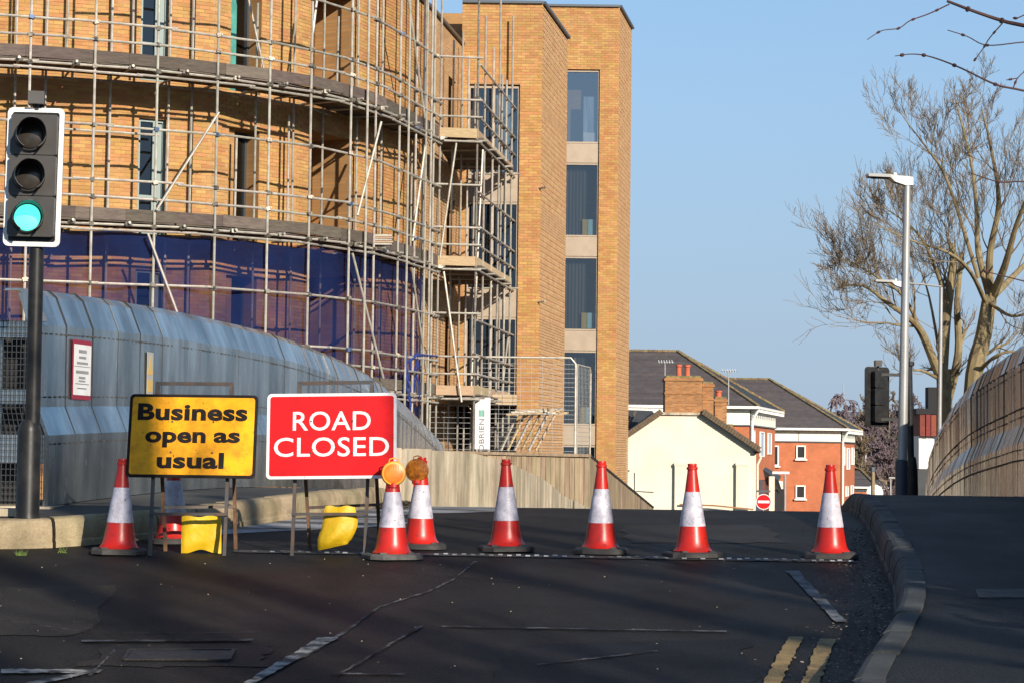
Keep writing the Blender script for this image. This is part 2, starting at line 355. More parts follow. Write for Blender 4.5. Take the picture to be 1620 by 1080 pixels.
M_pathl = road_mat('pale_footway_asphalt', (.05, .05, .05), (.09, .088, .085))
M_frost = mat('frosted_road', (.36, .36, .37), .85, c2=(.05, .05, .052), scale=2.0, stretch=(.5, 1.5, 1), bump=1, bscale=70, fine=(120, .3), contrast=(.42, .6))
M_line = mat('worn_white_line', (.33, .32, .30), .8, c2=(.03, .03, .03), scale=8, detail=10, contrast=(.43, .58), fine=(80, .3))
M_lined = mat('dull_white_line', (.20, .215, .235), .8, c2=(.08, .085, .09), scale=7, detail=9, contrast=(.36, .58), spec=.1)
M_linef = mat('faded_white_line', (.12, .12, .125), .7, c2=(.020, .020, .022), scale=7, detail=9, contrast=(.40, .55), spec=.1)
M_yline = mat('worn_yellow_line', (.27, .185, .07), .8, c2=(.08, .058, .03), scale=9, detail=9, contrast=(.45, .75), fine=(80, .3))
M_ground = mat('grassy_ground', (.05, .055, .03), 1, c2=(.09, .08, .05), scale=.6, spec=.1)
M_iron = mat('iron_cover', (.06, .05, .045), .6, .4, c2=(.03, .028, .026), scale=15, bump=1, bscale=60)
M_ply = mat('plywood', (.50, .38, .24), .8, c2=(.42, .31, .19), scale=2)
M_wire = mat('wire_mesh_steel', (.34, .34, .33), .5, .5)
M_wired = mat('dark_mesh_steel', (.06, .065, .07), .5, .5)
M_noticered = mat('notice_red', (.25, .015, .035), .5)
M_teallogo = mat('teal_logo', (.03, .35, .25), .5)
M_grey = mat('grey_print', (.16, .16, .17), .6)
# ================================================================== ground profile
def zr(Y):
    if Y < -20: return -.94
    if Y <= 15.5: return .047*Y
    if Y <= 25: t = Y-15.5; return .7285 + .047*t - .00405*t*t
    pr = _zs(Y); return pr
_zs0 = spl([(25, .81), (30, .555), (35, .17), (45, -.62), (60, -1.85), (75, -3.05), (88, -4.0), (100, -4.6), (120, -5.0), (150, -5.2), (1000, -5.2)])
def _zs(Y): return _zs0(Y)
KH = .222
Lx = spl([(15.5, -3.22), (16.4, -2.95), (17.8, -2.42), (20, -1.93), (22.3, -1.55), (26, -1.42), (31, -.12), (35, .5), (45, 1.75), (60, 3.9), (95, 10), (130, 17)])
Rx = spl([(3, -.4), (6, .72), (9.4, 1.66), (11, 2.1), (12.85, 2.46), (15.5, 2.86), (20, 3.5), (25, 4.2), (33, 5.4), (45, 7.6), (60, 10.8), (95, 20), (130, 29)])
LPX = spl([(17, -3.93), (21, -3.25), (25, -2.56), (30, -2.03), (35, -1.66), (42, -1.33)])      # left parapet face
RPX = spl([(2, 4.2), (8, 4.6), (15, 5.15), (24, 6.17), (33, 7.2), (41, 8.5), (55, 11.3), (62, 12.8)])   # right parapet face
def gpx(px, py, dz=0.0):       # road point under a photograph pixel (near side of the crest)
    Y = 9.
    lo, hi = 4.0, 21.0
    for _ in range(50):
        mid = (lo+hi)/2; p = at(px, py, mid)
        if p.z > zr(mid)+dz: lo = mid
        else: hi = mid
    p = at(px, py, lo); return Vector((p.x, p.y, zr(p.y)+dz))
def grid_sheet(name, rows, mats, **kw):   # rows: list of lists of points (same length)
    b = MB(); n = len(rows[0])
    for r in rows: b.v.extend([tuple(p) for p in r])
    for i in range(len(rows)-1):
        for j in range(n-1):
            b.f.append((i*n+j, i*n+j+1, (i+1)*n+j+1, (i+1)*n+j)); b.m.append(0)
    return b.build(name, mats, kind='structure', **kw)
def frange(a, b, n): return [a+(b-a)*i/n for i in range(n+1)]
# open ground reaching the horizon
Ys = frange(-60, 10, 8) + frange(13, 60, 24) + frange(65, 130, 12) + [150, 180, 220, 280, 360, 480, 700, 1000, 1600]
Xs = [-1200, -500, -200, -100, -60, -35, -25, -18, -14, -11, -9, -7, -5, -3, -1, 1, 3, 5, 7, 9, 11, 13, 15, 18, 22, 28, 36, 50, 70, 100, 200, 500, 1200]
rows = []
for Y in Ys:
    r = []
    for X in Xs:
        cx = 0 if Y < 15 else (Lx(Y)+Rx(Y))/2 if Y < 130 else 23
        z0 = (zr(Y) if Y > -20 else -.94) - .35
        if Y > 16:
            d = max(0, abs(X-cx)-6); k = min(1, d/3.5)*min(1, (Y-16)/5)
            if X > cx and Y < 60: k *= .55
            k = k*k*(3-2*k); z = z0*(1-k) + (-5.4)*k
            z = min(z, z0)
        else: z = z0
        if Y > 200: z = -5.5 + max(0, (Y-200))*.004*(1+.4*math.sin(X*.01))
        r.append((X, Y, z))
    rows.append(r)
grid_sheet('ground', rows, M_ground)
# road, one sheet: junction in front, bridge deck and the hill beyond
rows = []
for Y in frange(-30, 15.45, 60): rows.append([(-16+ (34*k/16 if Y < 2 else (Rx(Y)+16.15)*k/16), Y, zr(Y)) for k in range(17)])
grid_sheet('junction_road', rows, M_road)
rows = []
for Y in frange(15.45, 60, 90) + frange(61, 130, 30):
    a = Lx(max(Y, 15.5))-.12; b = Rx(Y)+.12
    if Y < 15.5: a = -16
    rows.append([(a+(b-a)*k/10, Y, zr(Y)) for k in range(11)])
grid_sheet('bridge_road', rows, M_road)
# pale patchy frost film along the left side of the bridge road
rows = []
for Y in frange(16.6, 26.5, 26):
    a = Lx(Y)+.02; wd = min(1, (Y-16.6)/1.2)*(1.0+.25*math.sin(Y*2.1)+.9*max(0, (Y-20.5)/4)); rows.append([(a+wd*k/6, Y, zr(Y)+.004) for k in range(7)])
grid_sheet('frost_film', rows, M_frost)
# footways
rows = []
for Y in frange(3, 60, 110):
    a = Rx(Y)+.16; b = max(RPX(Y)+.55, a+1) if Y > 8 else 16
    rows.append([(a+(b-a)*k/8, Y, zr(Y)+KH-.012) for k in range(9)])
grid_sheet('right_footway', rows, M_path)
rows = []
for Y in frange(15.72, 15.95, 2) + frange(16.05, 45, 70):
    b = Lx(Y)-.18 if Y > 16.05 else Lx(16)-.55; a = -16 if Y < 22 else min(LPX(Y)-.5, b-.4)
    if Y > 18: a = min(LPX(Y)-.5, b-.3)
    rows.append([(a+(b-a)*k/8, Y, zr(Y)+KH-.012) for k in range(9)])
grid_sheet('left_footway', rows, M_pathl)
# ------------------------------------------------------------------ kerb stones
PROF = [(0, -.1), (0, .04), (.014, .052), (.012, .09), (.018, .145), (.034, .19), (.052, .213), (.078, .223), (.175, .223), (.175, -.1)]
def kerb(name, path, side, mats, step=.74, n=None):
    """path of (x,y); side=+1: footway lies to the right of travel"""
    root = thing(name, '', ''); del root['label']; del root['category']; root['kind'] = 'structure'
    t = 0; P = Path(path); i = 0
    while t < P.L-.05:
        e = min(t+step, P.L)
        b = MB(); secs = []
        dz = rnd.uniform(-.006, .006); do = rnd.uniform(-.008, .008)
        for s_ in (t+.016, (t+e)/2, e-.016):
            s_ = min(s_, P.L-1e-4); row = []
            for o_, h in PROF:
                q = P.pt(s_, side*(o_+do)); row.append((q.x, q.y, zr(q.y)+h+dz))
            secs.append(row)
        m_ = len(PROF)
        for r in secs: b.v.extend(r)
        for k in range(2):
            for j in range(m_):
                j2 = (j+1) % m_; b.f.append((k*m_+j, k*m_+j2, (k+1)*m_+j2, (k+1)*m_+j)); b.m.append(0)
        b.f.append(tuple(range(m_))); b.m.append(0); b.f.append(tuple(range(3*m_-1, 2*m_-1, -1))); b.m.append(0)
        b.build('kerb_stone', mats, root)
        t = e; i += 1
    return root
kr = [(Rx(Y), Y) for Y in frange(3.5, 45, 90)]
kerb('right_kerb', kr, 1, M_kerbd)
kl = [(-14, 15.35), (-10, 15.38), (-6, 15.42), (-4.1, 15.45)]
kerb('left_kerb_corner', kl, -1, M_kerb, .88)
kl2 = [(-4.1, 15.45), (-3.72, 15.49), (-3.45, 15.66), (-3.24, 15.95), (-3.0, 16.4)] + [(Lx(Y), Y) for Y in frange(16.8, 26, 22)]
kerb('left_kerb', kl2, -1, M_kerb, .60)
# ------------------------------------------------------------------ painted lines
def strip(name, pts, mat_, dz=.009, n=6, parent=None):
    n = 26   # pts: four photo pixels (quad), subdivided along 0-1 / 3-2
    a, b, c, d = [gpx(*p) for p in pts]; q = MB()
    for k in range(n+1):
        t = k/n
        for p in (a.lerp(b, t), d.lerp(c, t)): p = p+V(rnd.uniform(-.007, .007), rnd.uniform(-.012, .012), 0); q.v.append((p.x, p.y, zr(p.y)+dz))
    for k in range(n): q.f.append((2*k, 2*k+2, 2*k+3, 2*k+1)); q.m.append(0)
    return q.build(name, mat_, parent, **({} if parent else {'kind': 'structure'}))
strip('road_line', [(505, 1009), (385, 1082), (398, 1085), (537, 1009)], M_line)
strip('road_line', [(0, 1060), (162, 1061), (156, 1066), (0, 1067)], M_line)
strip('road_line', [(40, 1082), (140, 1063), (160, 1063), (70, 1083)], M_line)
strip('road_line', [(665, 990), (532, 1069), (536, 1070), (672, 990)], M_linef)
strip('road_line', [(700, 991), (1150, 999), (1150, 1001), (700, 993)], M_linef)
strip('road_line', [(850, 1052), (1040, 1030), (1040, 1032), (850, 1054)], M_linef)
strip('road_line', [(520, 1066), (640, 1067), (640, 1069), (520, 1068)], M_linef)
strip('road_line', [(1243, 904), (1322, 985), (1340, 985), (1263, 904)], M_lined, n=8)
strip('yellow_line', [(1247, 1009), (1206, 1083), (1235, 1083), (1271, 1009)], M_yline)
strip('yellow_line', [(1297, 1011), (1268, 1083), (1297, 1083), (1322, 1012)], M_yline)
strip('road_line', [(130, 1014), (400, 1012), (400, 1015), (130, 1017)], M_linef)
# tar seams between old and new asphalt
def seam(pts, w=.012, mat_=M_line):
    q = MB(); P = Path([(gpx(*p).x, gpx(*p).y) for p in pts]); n = 40
    for k in range(n+1):
        s_ = P.L*k/n*.9999; ww = w*(.4+rnd.random()*.9)
        for o_ in (-ww, ww):
            p = P.pt(s_, o_+rnd.uniform(-.006, .006)); q.v.append((p.x, p.y, zr(p.y)+.005))
    for k in range(n): q.f.append((2*k, 2*k+2, 2*k+3, 2*k+1)); q.m.append(0)
    q.build('road_seam', mat_, kind='structure')
seam([(752, 888), (720, 915), (680, 935), (600, 960), (545, 1000), (480, 1040)], .012, M_linef)
seam([(0, 980), (150, 1002), (420, 1000)], .006, M_linef)
seam([(140, 1070), (180, 1030), (190, 1022)], .006, M_linef)
# tar-patched repairs
def patch(px4, mt):
    P4 = [gpx(*p) for p in px4]; q = MB(); n = 8
    for i in range(n+1):
        for j in range(n+1):
            a = P4[0].lerp(P4[1], i/n).lerp(P4[3].lerp(P4[2], i/n), j/n); e_ = .02 if 0 < i < n and 0 < j < n else .05
            a = a+V(rnd.uniform(-e_, e_), rnd.uniform(-e_, e_), 0); q.v.append((a.x, a.y, zr(a.y)+.0035))
    for i in range(n):
        for j in range(n): q.f.append((i*(n+1)+j, (i+1)*(n+1)+j, (i+1)*(n+1)+j+1, i*(n+1)+j+1)); q.m.append(0)
    q.build('asphalt_patch', mt, kind='structure')
M_patch1 = road_mat('brown_asphalt_patch', (.024, .021, .018), (.035, .030, .025)); M_patch2 = road_mat('smooth_asphalt_patch', (.008, .0085, .010), (.012, .0125, .014))
patch(((170, 1020), (430, 1020), (420, 1055), (130, 1055)), M_patch1)
patch(((0, 930), (190, 925), (130, 1005), (-60, 1005)), M_patch1)
patch(((820, 1020), (1180, 1012), (1200, 1090), (760, 1090)), M_patch2)
patch(((980, 830), (1210, 830), (1240, 858), (990, 858)), M_patch1)
# utility covers
def cover(name, px4, label):
    t = thing(name, label, 'cover'); a, b, c, d = [gpx(*p) for p in px4]
    q = MB(); q.add([p+V(0, 0, .011) for p in (a, b, c, d)]+[p-V(0, 0, .05) for p in (a, b, c, d)], [(3, 2, 1, 0), (0, 1, 5, 4), (1, 2, 6, 5), (2, 3, 7, 6), (3, 0, 4, 7)])
    q.build('cover_plate', M_iron, t)
    q = MB()
    for e, f in ((a, b), (b, c), (c, d), (d, a)): q.bar(e+V(0, 0, .012), f+V(0, 0, .012), .02, .008)
    q.build('cover_frame', M_iron, t)
    return t
cover('manhole_cover', [(205, 1030), (370, 1030), (362, 1046), (196, 1046)], 'rusty rectangular iron access cover in the dark asphalt at lower left')
def cover_r():
    t = thing('footway_cover', 'small dark rectangular cover set in the shaded right-hand footway', 'cover')
    q = MB(); p = [gpx(*x, dz=KH-.012) for x in ((1543, 933), (1640, 933), (1640, 946), (1548, 946))]
    q.add([a+V(0, 0, .008) for a in p]+[a-V(0, 0, .05) for a in p], [(3, 2, 1, 0), (0, 1, 5, 4), (1, 2, 6, 5), (2, 3, 7, 6), (3, 0, 4, 7)])
    q.build('cover_plate', M_rubber, t)
cover_r()
# expansion joint across the deck end
root = bpy.data.objects.new('expansion_joint', None); col.objects.link(root); root['kind'] = 'structure'
A = gpx(375, 872); B = gpx(1352, 888); q = MB(); n = 20
for k in range(n):
    a = A.lerp(B, k/n); b = A.lerp(B, (k+1)/n)
    a.z = zr(a.y)+.006; b.z = zr(b.y)+.006; q.quad(a+V(0, -.10, -.004), b+V(0, -.10, -.004), b+V(0, .10, .004), a+V(0, .10, .004))
q.build('rubber_strip', M_rubber, root)
q = MB(); k = 0; L = (B-A).length
while k < L:
    a = A.lerp(B, k/L); a.z = zr(a.y)+.010
    if rnd.random() < .83:
        q.box(a+V(0, .045*(1 if int(k/.07) % 2 else -1), 0), (.035, .05, .008))
    k += .07
q.build('joint_teeth', mat('joint_metal', (.50, .52, .55), .35, .5, c2=(.06, .06, .06), scale=1.2, contrast=(.42, .6)), root, kind='stuff')
# ------------------------------------------------------------------ parapets
PP = [(.0, .0), (.0, .60), (.10, .84), (.10, 1.54), (.20, 1.79), (.27, 1.85), (.42, 1.85)]
def parapet(root, fx, y0, y1, side, mat_, step, jit, hfun=lambda y: 1.0):
    """side -1: parapet at the left of the road (outwards = -X)"""
    pts = [(fx(Y), Y) for Y in frange(y0, y1, 60)]; P = Path(pts); t = 0; riv = MB(); seams = MB()
    while t < P.L-.1:
        e = min(t+step, P.L-1e-4); b = MB(); nP = len(PP)
        ja = rnd.uniform(-jit, jit); jb = rnd.uniform(-jit, jit)
        for s_, j in ((t+.006, ja), (t+(e-t)*.33, (ja+jb)/2+rnd.uniform(0, jit)), (t+(e-t)*.66, (ja+jb)/2-rnd.uniform(0, jit)), (e-.006, jb)):
            for bk in (0, .03):
                for o_, h in PP:
                    q = P.pt(s_, -side*-1*0 + side*(o_+bk+j*(h/1.85)))
                    b.v.append((q.x, q.y, zr(q.y)+KH-.005 + (h-(bk*.6 if h > 1.7 else 0))*hfun(q.y)))
        m2 = 2*nP
        for k in range(3):
            for j in range(nP-1):
                a = k*m2+j; c = (k+1)*m2+j
                b.f += [(a, a+1, c+1, c), (a+nP, c+nP, c+nP+1, a+nP+1)]; b.m += [0, 0]
        for k in (0, 3):
            for j in range(nP-1):
                a = k*m2+j; b.f.append((a, a+nP, a+nP+1, a+1)); b.m.append(0)
        b.build('cladding_panel', mat_, root)
        for s_ in ((t, ) if t > 0 else ()):
            prev = None
            for o_, h in PP:
                q = P.pt(s_, side*(o_+.012)); p = V(q.x, q.y, zr(q.y)+KH+h*hfun(q.y))
                if prev is not None: seams.bar(prev, p, .016 if side < 0 else .020)
                prev = p
        if side > 0:
            for h, o_ in ((.40, 0), (1.02, .10), (1.55, .11)):
                qa, qb = P.pt(t, side*(o_-.004)), P.pt(e, side*(o_-.004)); seams.bar((qa.x, qa.y, zr(qa.y)+KH+h*hfun(qa.y)), (qb.x, qb.y, zr(qb.y)+KH+h*hfun(qb.y)), .018)
        s_ = t+.05
        while s_ < e:
            for h, o_ in ((.52, 0), (.92, .10), (1.46, .10)):
                q = P.pt(s_, side*(o_-.004)); riv.box((q.x, q.y, zr(q.y)+KH+h*hfun(q.y)), (.014, .014, .014))
            s_ += .11
        t = e
    riv.build('rivets', M_iron, root, kind='stuff')
    seams.build('seam_strips', M_seam, root, kind='stuff')
lp = thing('metal_parapet', 'grey riveted galvanised metal bridge parapet curving away behind the road signs', 'parapet')
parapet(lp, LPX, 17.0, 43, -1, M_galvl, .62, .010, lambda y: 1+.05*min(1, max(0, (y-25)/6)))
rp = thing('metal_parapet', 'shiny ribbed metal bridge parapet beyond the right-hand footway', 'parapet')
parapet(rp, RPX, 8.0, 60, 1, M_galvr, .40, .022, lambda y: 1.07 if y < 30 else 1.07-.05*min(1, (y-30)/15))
# low dark plinth under both
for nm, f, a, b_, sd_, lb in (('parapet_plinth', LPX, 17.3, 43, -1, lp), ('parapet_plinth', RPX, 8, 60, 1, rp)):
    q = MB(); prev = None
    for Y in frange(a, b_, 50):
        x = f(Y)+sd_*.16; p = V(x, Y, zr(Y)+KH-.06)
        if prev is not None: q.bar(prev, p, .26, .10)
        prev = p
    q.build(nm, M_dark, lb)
# mesh infill end of the left parapet, facing the camera
me_ = thing('mesh_screen', 'wire mesh screen with pale galvanised bands closing the left parapet end', 'screen')
ZB = zr(17)+KH
def scr(px, h, dy=0): return V(at(px, 700, 16.92).x, 16.92+dy, ZB+h)
q = MB()
xr = [(-3.93+.0), -3.93+.0, -4.03, -4.03, -4.12]
def xe(h):   # right-hand edge of the screen follows the panel profile
    hs = [p[1] for p in PP]; os_ = [p[0] for p in PP]; return -3.93-float(np.interp(h, hs[:5], os_[:5]))-.015
for h in np.arange(.05, 1.60, .052): q.bar((-4.75, 16.92, ZB+h), (xe(h), 16.92, ZB+h), .006)
for k in range(22):
    x = -4.75+k*.038
    q.tube([(x, 16.91, ZB+.04), (x, 16.91, ZB+.60), (min(x-.05, xe(1)), 16.91, ZB+.84), (min(x-.05, xe(1)), 16.91, ZB+1.58)], .004, 4)
q.build('wire_mesh', M_wired, me_, kind='stuff')
for a, b_, in ((.36, .60), (.86, .98), (1.42, 1.56)):
    q = MB(); q.box(((-4.8+xe((a+b_)/2))/2, 16.97, ZB+(a+b_)/2), (xe((a+b_)/2)+4.8, .02, b_-a)); q.build('band', M_galvl, me_)
q = MB(); q.tube([(xe(.01)+.03, 16.9, ZB), (xe(.6)+.03, 16.9, ZB+.6)], .022, 4); q.build('edge_trim', M_galvl, me_)
q = MB(); q.tube([(xe(.85)+.03, 16.9, ZB+.85), (xe(1.54)+.03, 16.9, ZB+1.54)], .022, 4); q.build('edge_trim', M_galvl, me_)
q = MB(); q.box((-4.73, 17.35, ZB+.75), (1.1, .03, 1.6)); q.build('shade_sheet', M_dark, me_)  # near-black sheet stands in for the shade behind the mesh
for x in (-4.40, ):
    q = MB(); q.box((x, 17.15, ZB+.8), (.09, .08, 1.5)); q.build('inner_post', M_galvl, me_)
q = MB(); q.add([(-4.12, 16.95, ZB+1.56), (-3.96, 16.95, ZB+1.56), (-4.09, 16.95, ZB+1.80), (-4.20, 16.95, ZB+1.80), (-4.12, 17.05, ZB+1.56), (-3.96, 17.05, ZB+1.56), (-4.09, 17.05, ZB+1.80), (-4.20, 17.05, ZB+1.80)],
    [(0, 1, 2, 3), (7, 6, 5, 4), (0, 4, 5, 1), (1, 5, 6, 2), (2, 6, 7, 3), (3, 7, 4, 0)]); q.build('cap_gusset', M_galvl, me_)
q = MB(); q.box((-4.6, 17.2, ZB-.05), (1.5, .8, .1)); q.build('base_pad', M_conc, me_)
# pale concrete pad by the signal foot
q = MB(); q.box((-3.98, 15.98, zr(16)+KH+.02), (.42, .22, .06)); o = q.build('concrete_pad', M_conc); tag(o, 'pale low concrete pad on the footway beside the signal post', 'pad')
# ------------------------------------------------------------------ concrete wall with separate slabs
cw = thing('concrete_wall', 'stained low concrete retaining wall dropping away behind the cones', 'wall')
pts = [(-1.75, 25.7), (-1.46, 26), (-.9, 28), (-.12, 31), (.5, 35), (1.1, 40), (1.75, 45), (2.6, 51)]
P = Path([(p.x, p.y) for p in cat([V(*p, 0) for p in pts], 8)])
topz = spl([(25, 1.55), (26, 1.53), (28, 1.50), (31, 1.36), (33, 1.19), (36, .98), (40, .60), (45, .25), (52, -.35)])
t = 0; stepw = .62
while t < P.L-.1:
    e = min(t+stepw, P.L-1e-4); q = MB(); j = rnd.uniform(-.012, .012); dz = rnd.uniform(-.012, .012)
    for s_ in (t+.022, e-.022):
        a = P.pt(s_, j); b = P.pt(s_, j-.22)
        q.v += [(a.x, a.y, zr(a.y)-.25), (a.x, a.y, topz(a.y)+dz), (b.x, b.y, topz(a.y)+dz), (b.x, b.y, zr(a.y)-.25)]
    q.f += [(0, 1, 5, 4), (1, 2, 6, 5), (2, 3, 7, 6), (0, 3, 2, 1), (4, 5, 6, 7)]; q.m += [0]*5
    q.build('wall_slab', M_conc, cw); t = e
q = MB(); prev = None
for k in range(40):
    s_ = P.L*k/39*.999; a = P.pt(s_, -.10); p = V(a.x, a.y, topz(a.y)-.10)
    if prev is not None: q.bar(prev, p, .12, .10)
    prev = p
q.build('joint_core', M_hole, cw)
# ------------------------------------------------------------------ timber fence
tf = thing('timber_fence', 'weathered vertical board fence running down the slope in front of the brick building', 'fence')
A = at(690, 712, 46.0); B = at(931, 718, 47.6); C = at(1032, 801, 60.0)
def fence_run(a, b, n, hgt):
    d = (b-a); d2 = V(d.x, d.y, 0).normalized(); nrm = V(d2.y, -d2.x, 0)
    for k in range(n):
        p = a+d*((k+.5)/n); wdt = V(d.x, d.y, 0).length/n*.93; q = MB()
        off = nrm*rnd.uniform(0, .012); sl_ = d.z/V(d.x, d.y, 0).length*wdt/2
        x = d2*(wdt/2); th = nrm*.022; zt = p.z-.06; zb = zt-hgt
        f_ = [V(p.x, p.y, 0)+off-x, V(p.x, p.y, 0)+off+x]
        q.add([f_[0]+V(0, 0, zb), f_[1]+V(0, 0, zb), f_[1]+V(0, 0, zt+sl_), f_[0]+V(0, 0, zt-sl_)] + [v_-th*-1 for v_ in (f_[0]+V(0, 0, zb), f_[1]+V(0, 0, zb), f_[1]+V(0, 0, zt+sl_), f_[0]+V(0, 0, zt-sl_))],
            [(3, 2, 1, 0), (4, 5, 6, 7), (0, 1, 5, 4), (1, 2, 6, 5), (2, 3, 7, 6), (3, 0, 4, 7)])
        q.build('fence_board', M_fence, tf)
fence_run(A, B, 31, 2.6); fence_run(B, C, 62, 2.4)
q = MB(); q.bar(A+V(-.05, -.02, -.03), B+V(.03, -.02, -.03), .14, .07); q.build('fence_cap', M_fence, tf)
q = MB(); q.bar(B+V(0, 0, -.02), C+V(0, 0, -.02), .10, .05); q.build('fence_cap', M_black, tf)
# ================================================================== brick building
bd = thing('brick_apartment_building', 'tall curved buff brick apartment building, partly scaffolded, with stepped towers', 'building')
NB = [0]
def brick_wall(P, z0, z1, openings, name='brickwork', mb=M_brick, mm=M_mortar, pattern=False, singles=0, reveal=.13, s0=0, s1=None, plain=()):
    s1 = P.L if s1 is None else s1
    depth = .055 if pattern else .009
    # mortar backing with reveals
    sb = sorted(set([s0, s1] + [s for s in P.s if s0 < s < s1] + [x for o in openings for x in o[:2]]))
    zb = sorted(set([z0, z1] + [x for o in openings for x in o[2:4]]))
    q = MB()
    for a, b in zip(sb, sb[1:]):
        for c, d in zip(zb, zb[1:]):
            sm, zm = (a+b)/2, (c+d)/2
            if any(o[0] < sm < o[1] and o[2] < zm < o[3] for o in openings): continue
            pa, pb = P.pt(a+1e-5, -depth), P.pt(b-1e-5, -depth)
            q.quad((pa.x, pa.y, c), (pb.x, pb.y, c), (pb.x, pb.y, d), (pa.x, pa.y, d))
    q.build('wall', mm if not pattern else M_hole, bd)
    for o in openings:
        q = MB(); rv = o[4] if len(o) > 4 else reveal; n = max(1, int((o[1]-o[0])/.4)); ss = frange(o[0]+1e-4, o[1]-1e-4, n)
        F_ = [P.pt(s) for s in ss]; B_ = [P.pt(s, -rv) for s in ss]
        for f, b in ((F_[0], B_[0]), (B_[-1], F_[-1])): q.quad((f.x, f.y, o[2]), (b.x, b.y, o[2]), (b.x, b.y, o[3]), (f.x, f.y, o[3]))
        for i in range(n):
            for z in (o[2], o[3]): q.quad((F_[i].x, F_[i].y, z), (F_[i+1].x, F_[i+1].y, z), (B_[i+1].x, B_[i+1].y, z), (B_[i].x, B_[i].y, z))
        q.build('reveal', M_bbrick, bd)
    BL = .1125 if pattern else .225; row = 0; q = MB(); z = z0
    while z+.075 <= z1+.01:
        s = s0 - (BL/2 if row % 2 else 0); k = 0
        while s < s1:
            a, b = max(s+.005, s0), min(s+BL-.005, s1); c, d = z+.005, min(z+.070, z1)
            skip = b-a < .02 or any(o[0]-.0 < (a+b)/2 < o[1] and o[2] < (c+d)/2 < o[3] for o in openings)
            if not skip:
                for o in openings:    # trim against openings
                    if c < o[3] and d > o[2]:
                        if a < o[0] < b: b = o[0]
                        if a < o[1] < b: a = o[1]
                skip = b-a < .02
            if pattern and not any(u < z < v_ for u, v_ in plain):
                if row % 2 == 0 and (k + row//2) % 2 == 0: skip = True
            if not skip:
                jt = rnd.uniform(-.0025, .0025)
                pa, pb = P.pt(a), P.pt(b); t = (pb-pa).normalized(); n_ = Vector((t.y, -t.x))
                f1 = pa+n_*jt; f2 = pb+n_*jt; b1 = pa-n_*depth; b2 = pb-n_*depth
                vs = [(f1.x, f1.y, c), (f2.x, f2.y, c), (f2.x, f2.y, d), (f1.x, f1.y, d), (b1.x, b1.y, c), (b2.x, b2.y, c), (b2.x, b2.y, d), (b1.x, b1.y, d)]
                fs = [(0, 1, 2, 3), (3, 2, 6, 7), (0, 4, 5, 1), (0, 3, 7, 4), (1, 5, 6, 2)]
                if singles and NB[0] < singles:
                    px, py = proj((pa.x, pa.y, z))
                    if 100 < px < 1000 and 180 < py < 345:
                        MB().add(vs, fs).build('brick', M_brick_o, bd); NB[0] += 1; s += BL; k += 1; continue
                q.add(vs, fs)
            s += BL; k += 1
        z += .075; row += 1
    q.build(name, mb, bd, kind='stuff')
FW = Path([(-17, 38.1), (-12, 38.3), (-9.6, 38.7), (-7.8, 39.3), (-6.1, 40.2), (-4.6, 41.8), (-3.4, 43.8), (-2.6, 45.9), (-2.09, 48)])
def wpx(px): return FW.at_px(px)
ROOF1 = 12.15
storeys = [(2.6, 4.98), (5.7, 8.0), (8.77, 11.12)]
ops = []
W1 = (wpx(218), wpx(262)); D1 = (wpx(361), wpx(409)); D2 = (wpx(492), wpx(556)); W0 = (wpx(-95), wpx(-55))
for a, b in storeys:
    ops.append((*W1, a, b)); ops.append((*D1, a, b, .5)); ops.append((*D2, a-.05, b+.25, 1.3)); ops.append((*W0, a, b))
brick_wall(FW, 2.0, ROOF1, ops, singles=300)
def window(P, s0, s1, z0, z1, dep, glass=M_glass, split=None, fm=M_framepale, transom=None, inside='curtain', fw_=.055, side_panel=False):
    a, b = P.pt(s0, -dep), P.pt(s1, -dep); A3, B3 = V(a.x, a.y, 0), V(b.x, b.y, 0); d = (B3-A3).normalized(); L = (B3-A3).length; n = V(d.y, -d.x, 0)
    q = MB()
    def fb(u0_, u1_, c, e): q.box(A3+d*((u0_+u1_)/2)+V(0, 0, (c+e)/2)+n*.02, (u1_-u0_, .06, e-c), d, -n)
    fb(0, fw_, z0, z1); fb(L-fw_, L, z0, z1); fb(fw_, L-fw_, z0, z0+fw_); fb(fw_, L-fw_, z1-fw_, z1)
    if split: fb(split*L-fw_/2, split*L+fw_/2, z0+fw_, z1-fw_)
    if transom: fb(fw_, (split or 1)*L-fw_*.5, z0+transom-fw_/2, z0+transom+fw_/2)
    f = q.build('window', fm, bd)
    q = MB(); e = A3+d*fw_; g = A3+d*(L-fw_)
    if side_panel and split:
        g = A3+d*(split*L-fw_/2)
        r = MB(); r.quad(*[A3+d*x+V(0, 0, z) for x, z in ((split*L+fw_/2, z0+fw_), (L-fw_, z0+fw_), (L-fw_, z1-fw_), (split*L+fw_/2, z1-fw_))]); r.build('side_panel', M_framepale, f)
    q.quad(e+V(0, 0, z0+fw_), g+V(0, 0, z0+fw_), g+V(0, 0, z1-fw_), e+V(0, 0, z1-fw_)); q.build('pane', glass, f)
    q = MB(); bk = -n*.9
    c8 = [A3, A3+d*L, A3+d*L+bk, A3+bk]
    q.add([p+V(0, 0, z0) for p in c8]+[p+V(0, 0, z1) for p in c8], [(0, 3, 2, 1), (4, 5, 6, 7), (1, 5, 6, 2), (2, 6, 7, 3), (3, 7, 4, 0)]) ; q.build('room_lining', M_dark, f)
    return f, A3, d, n, L
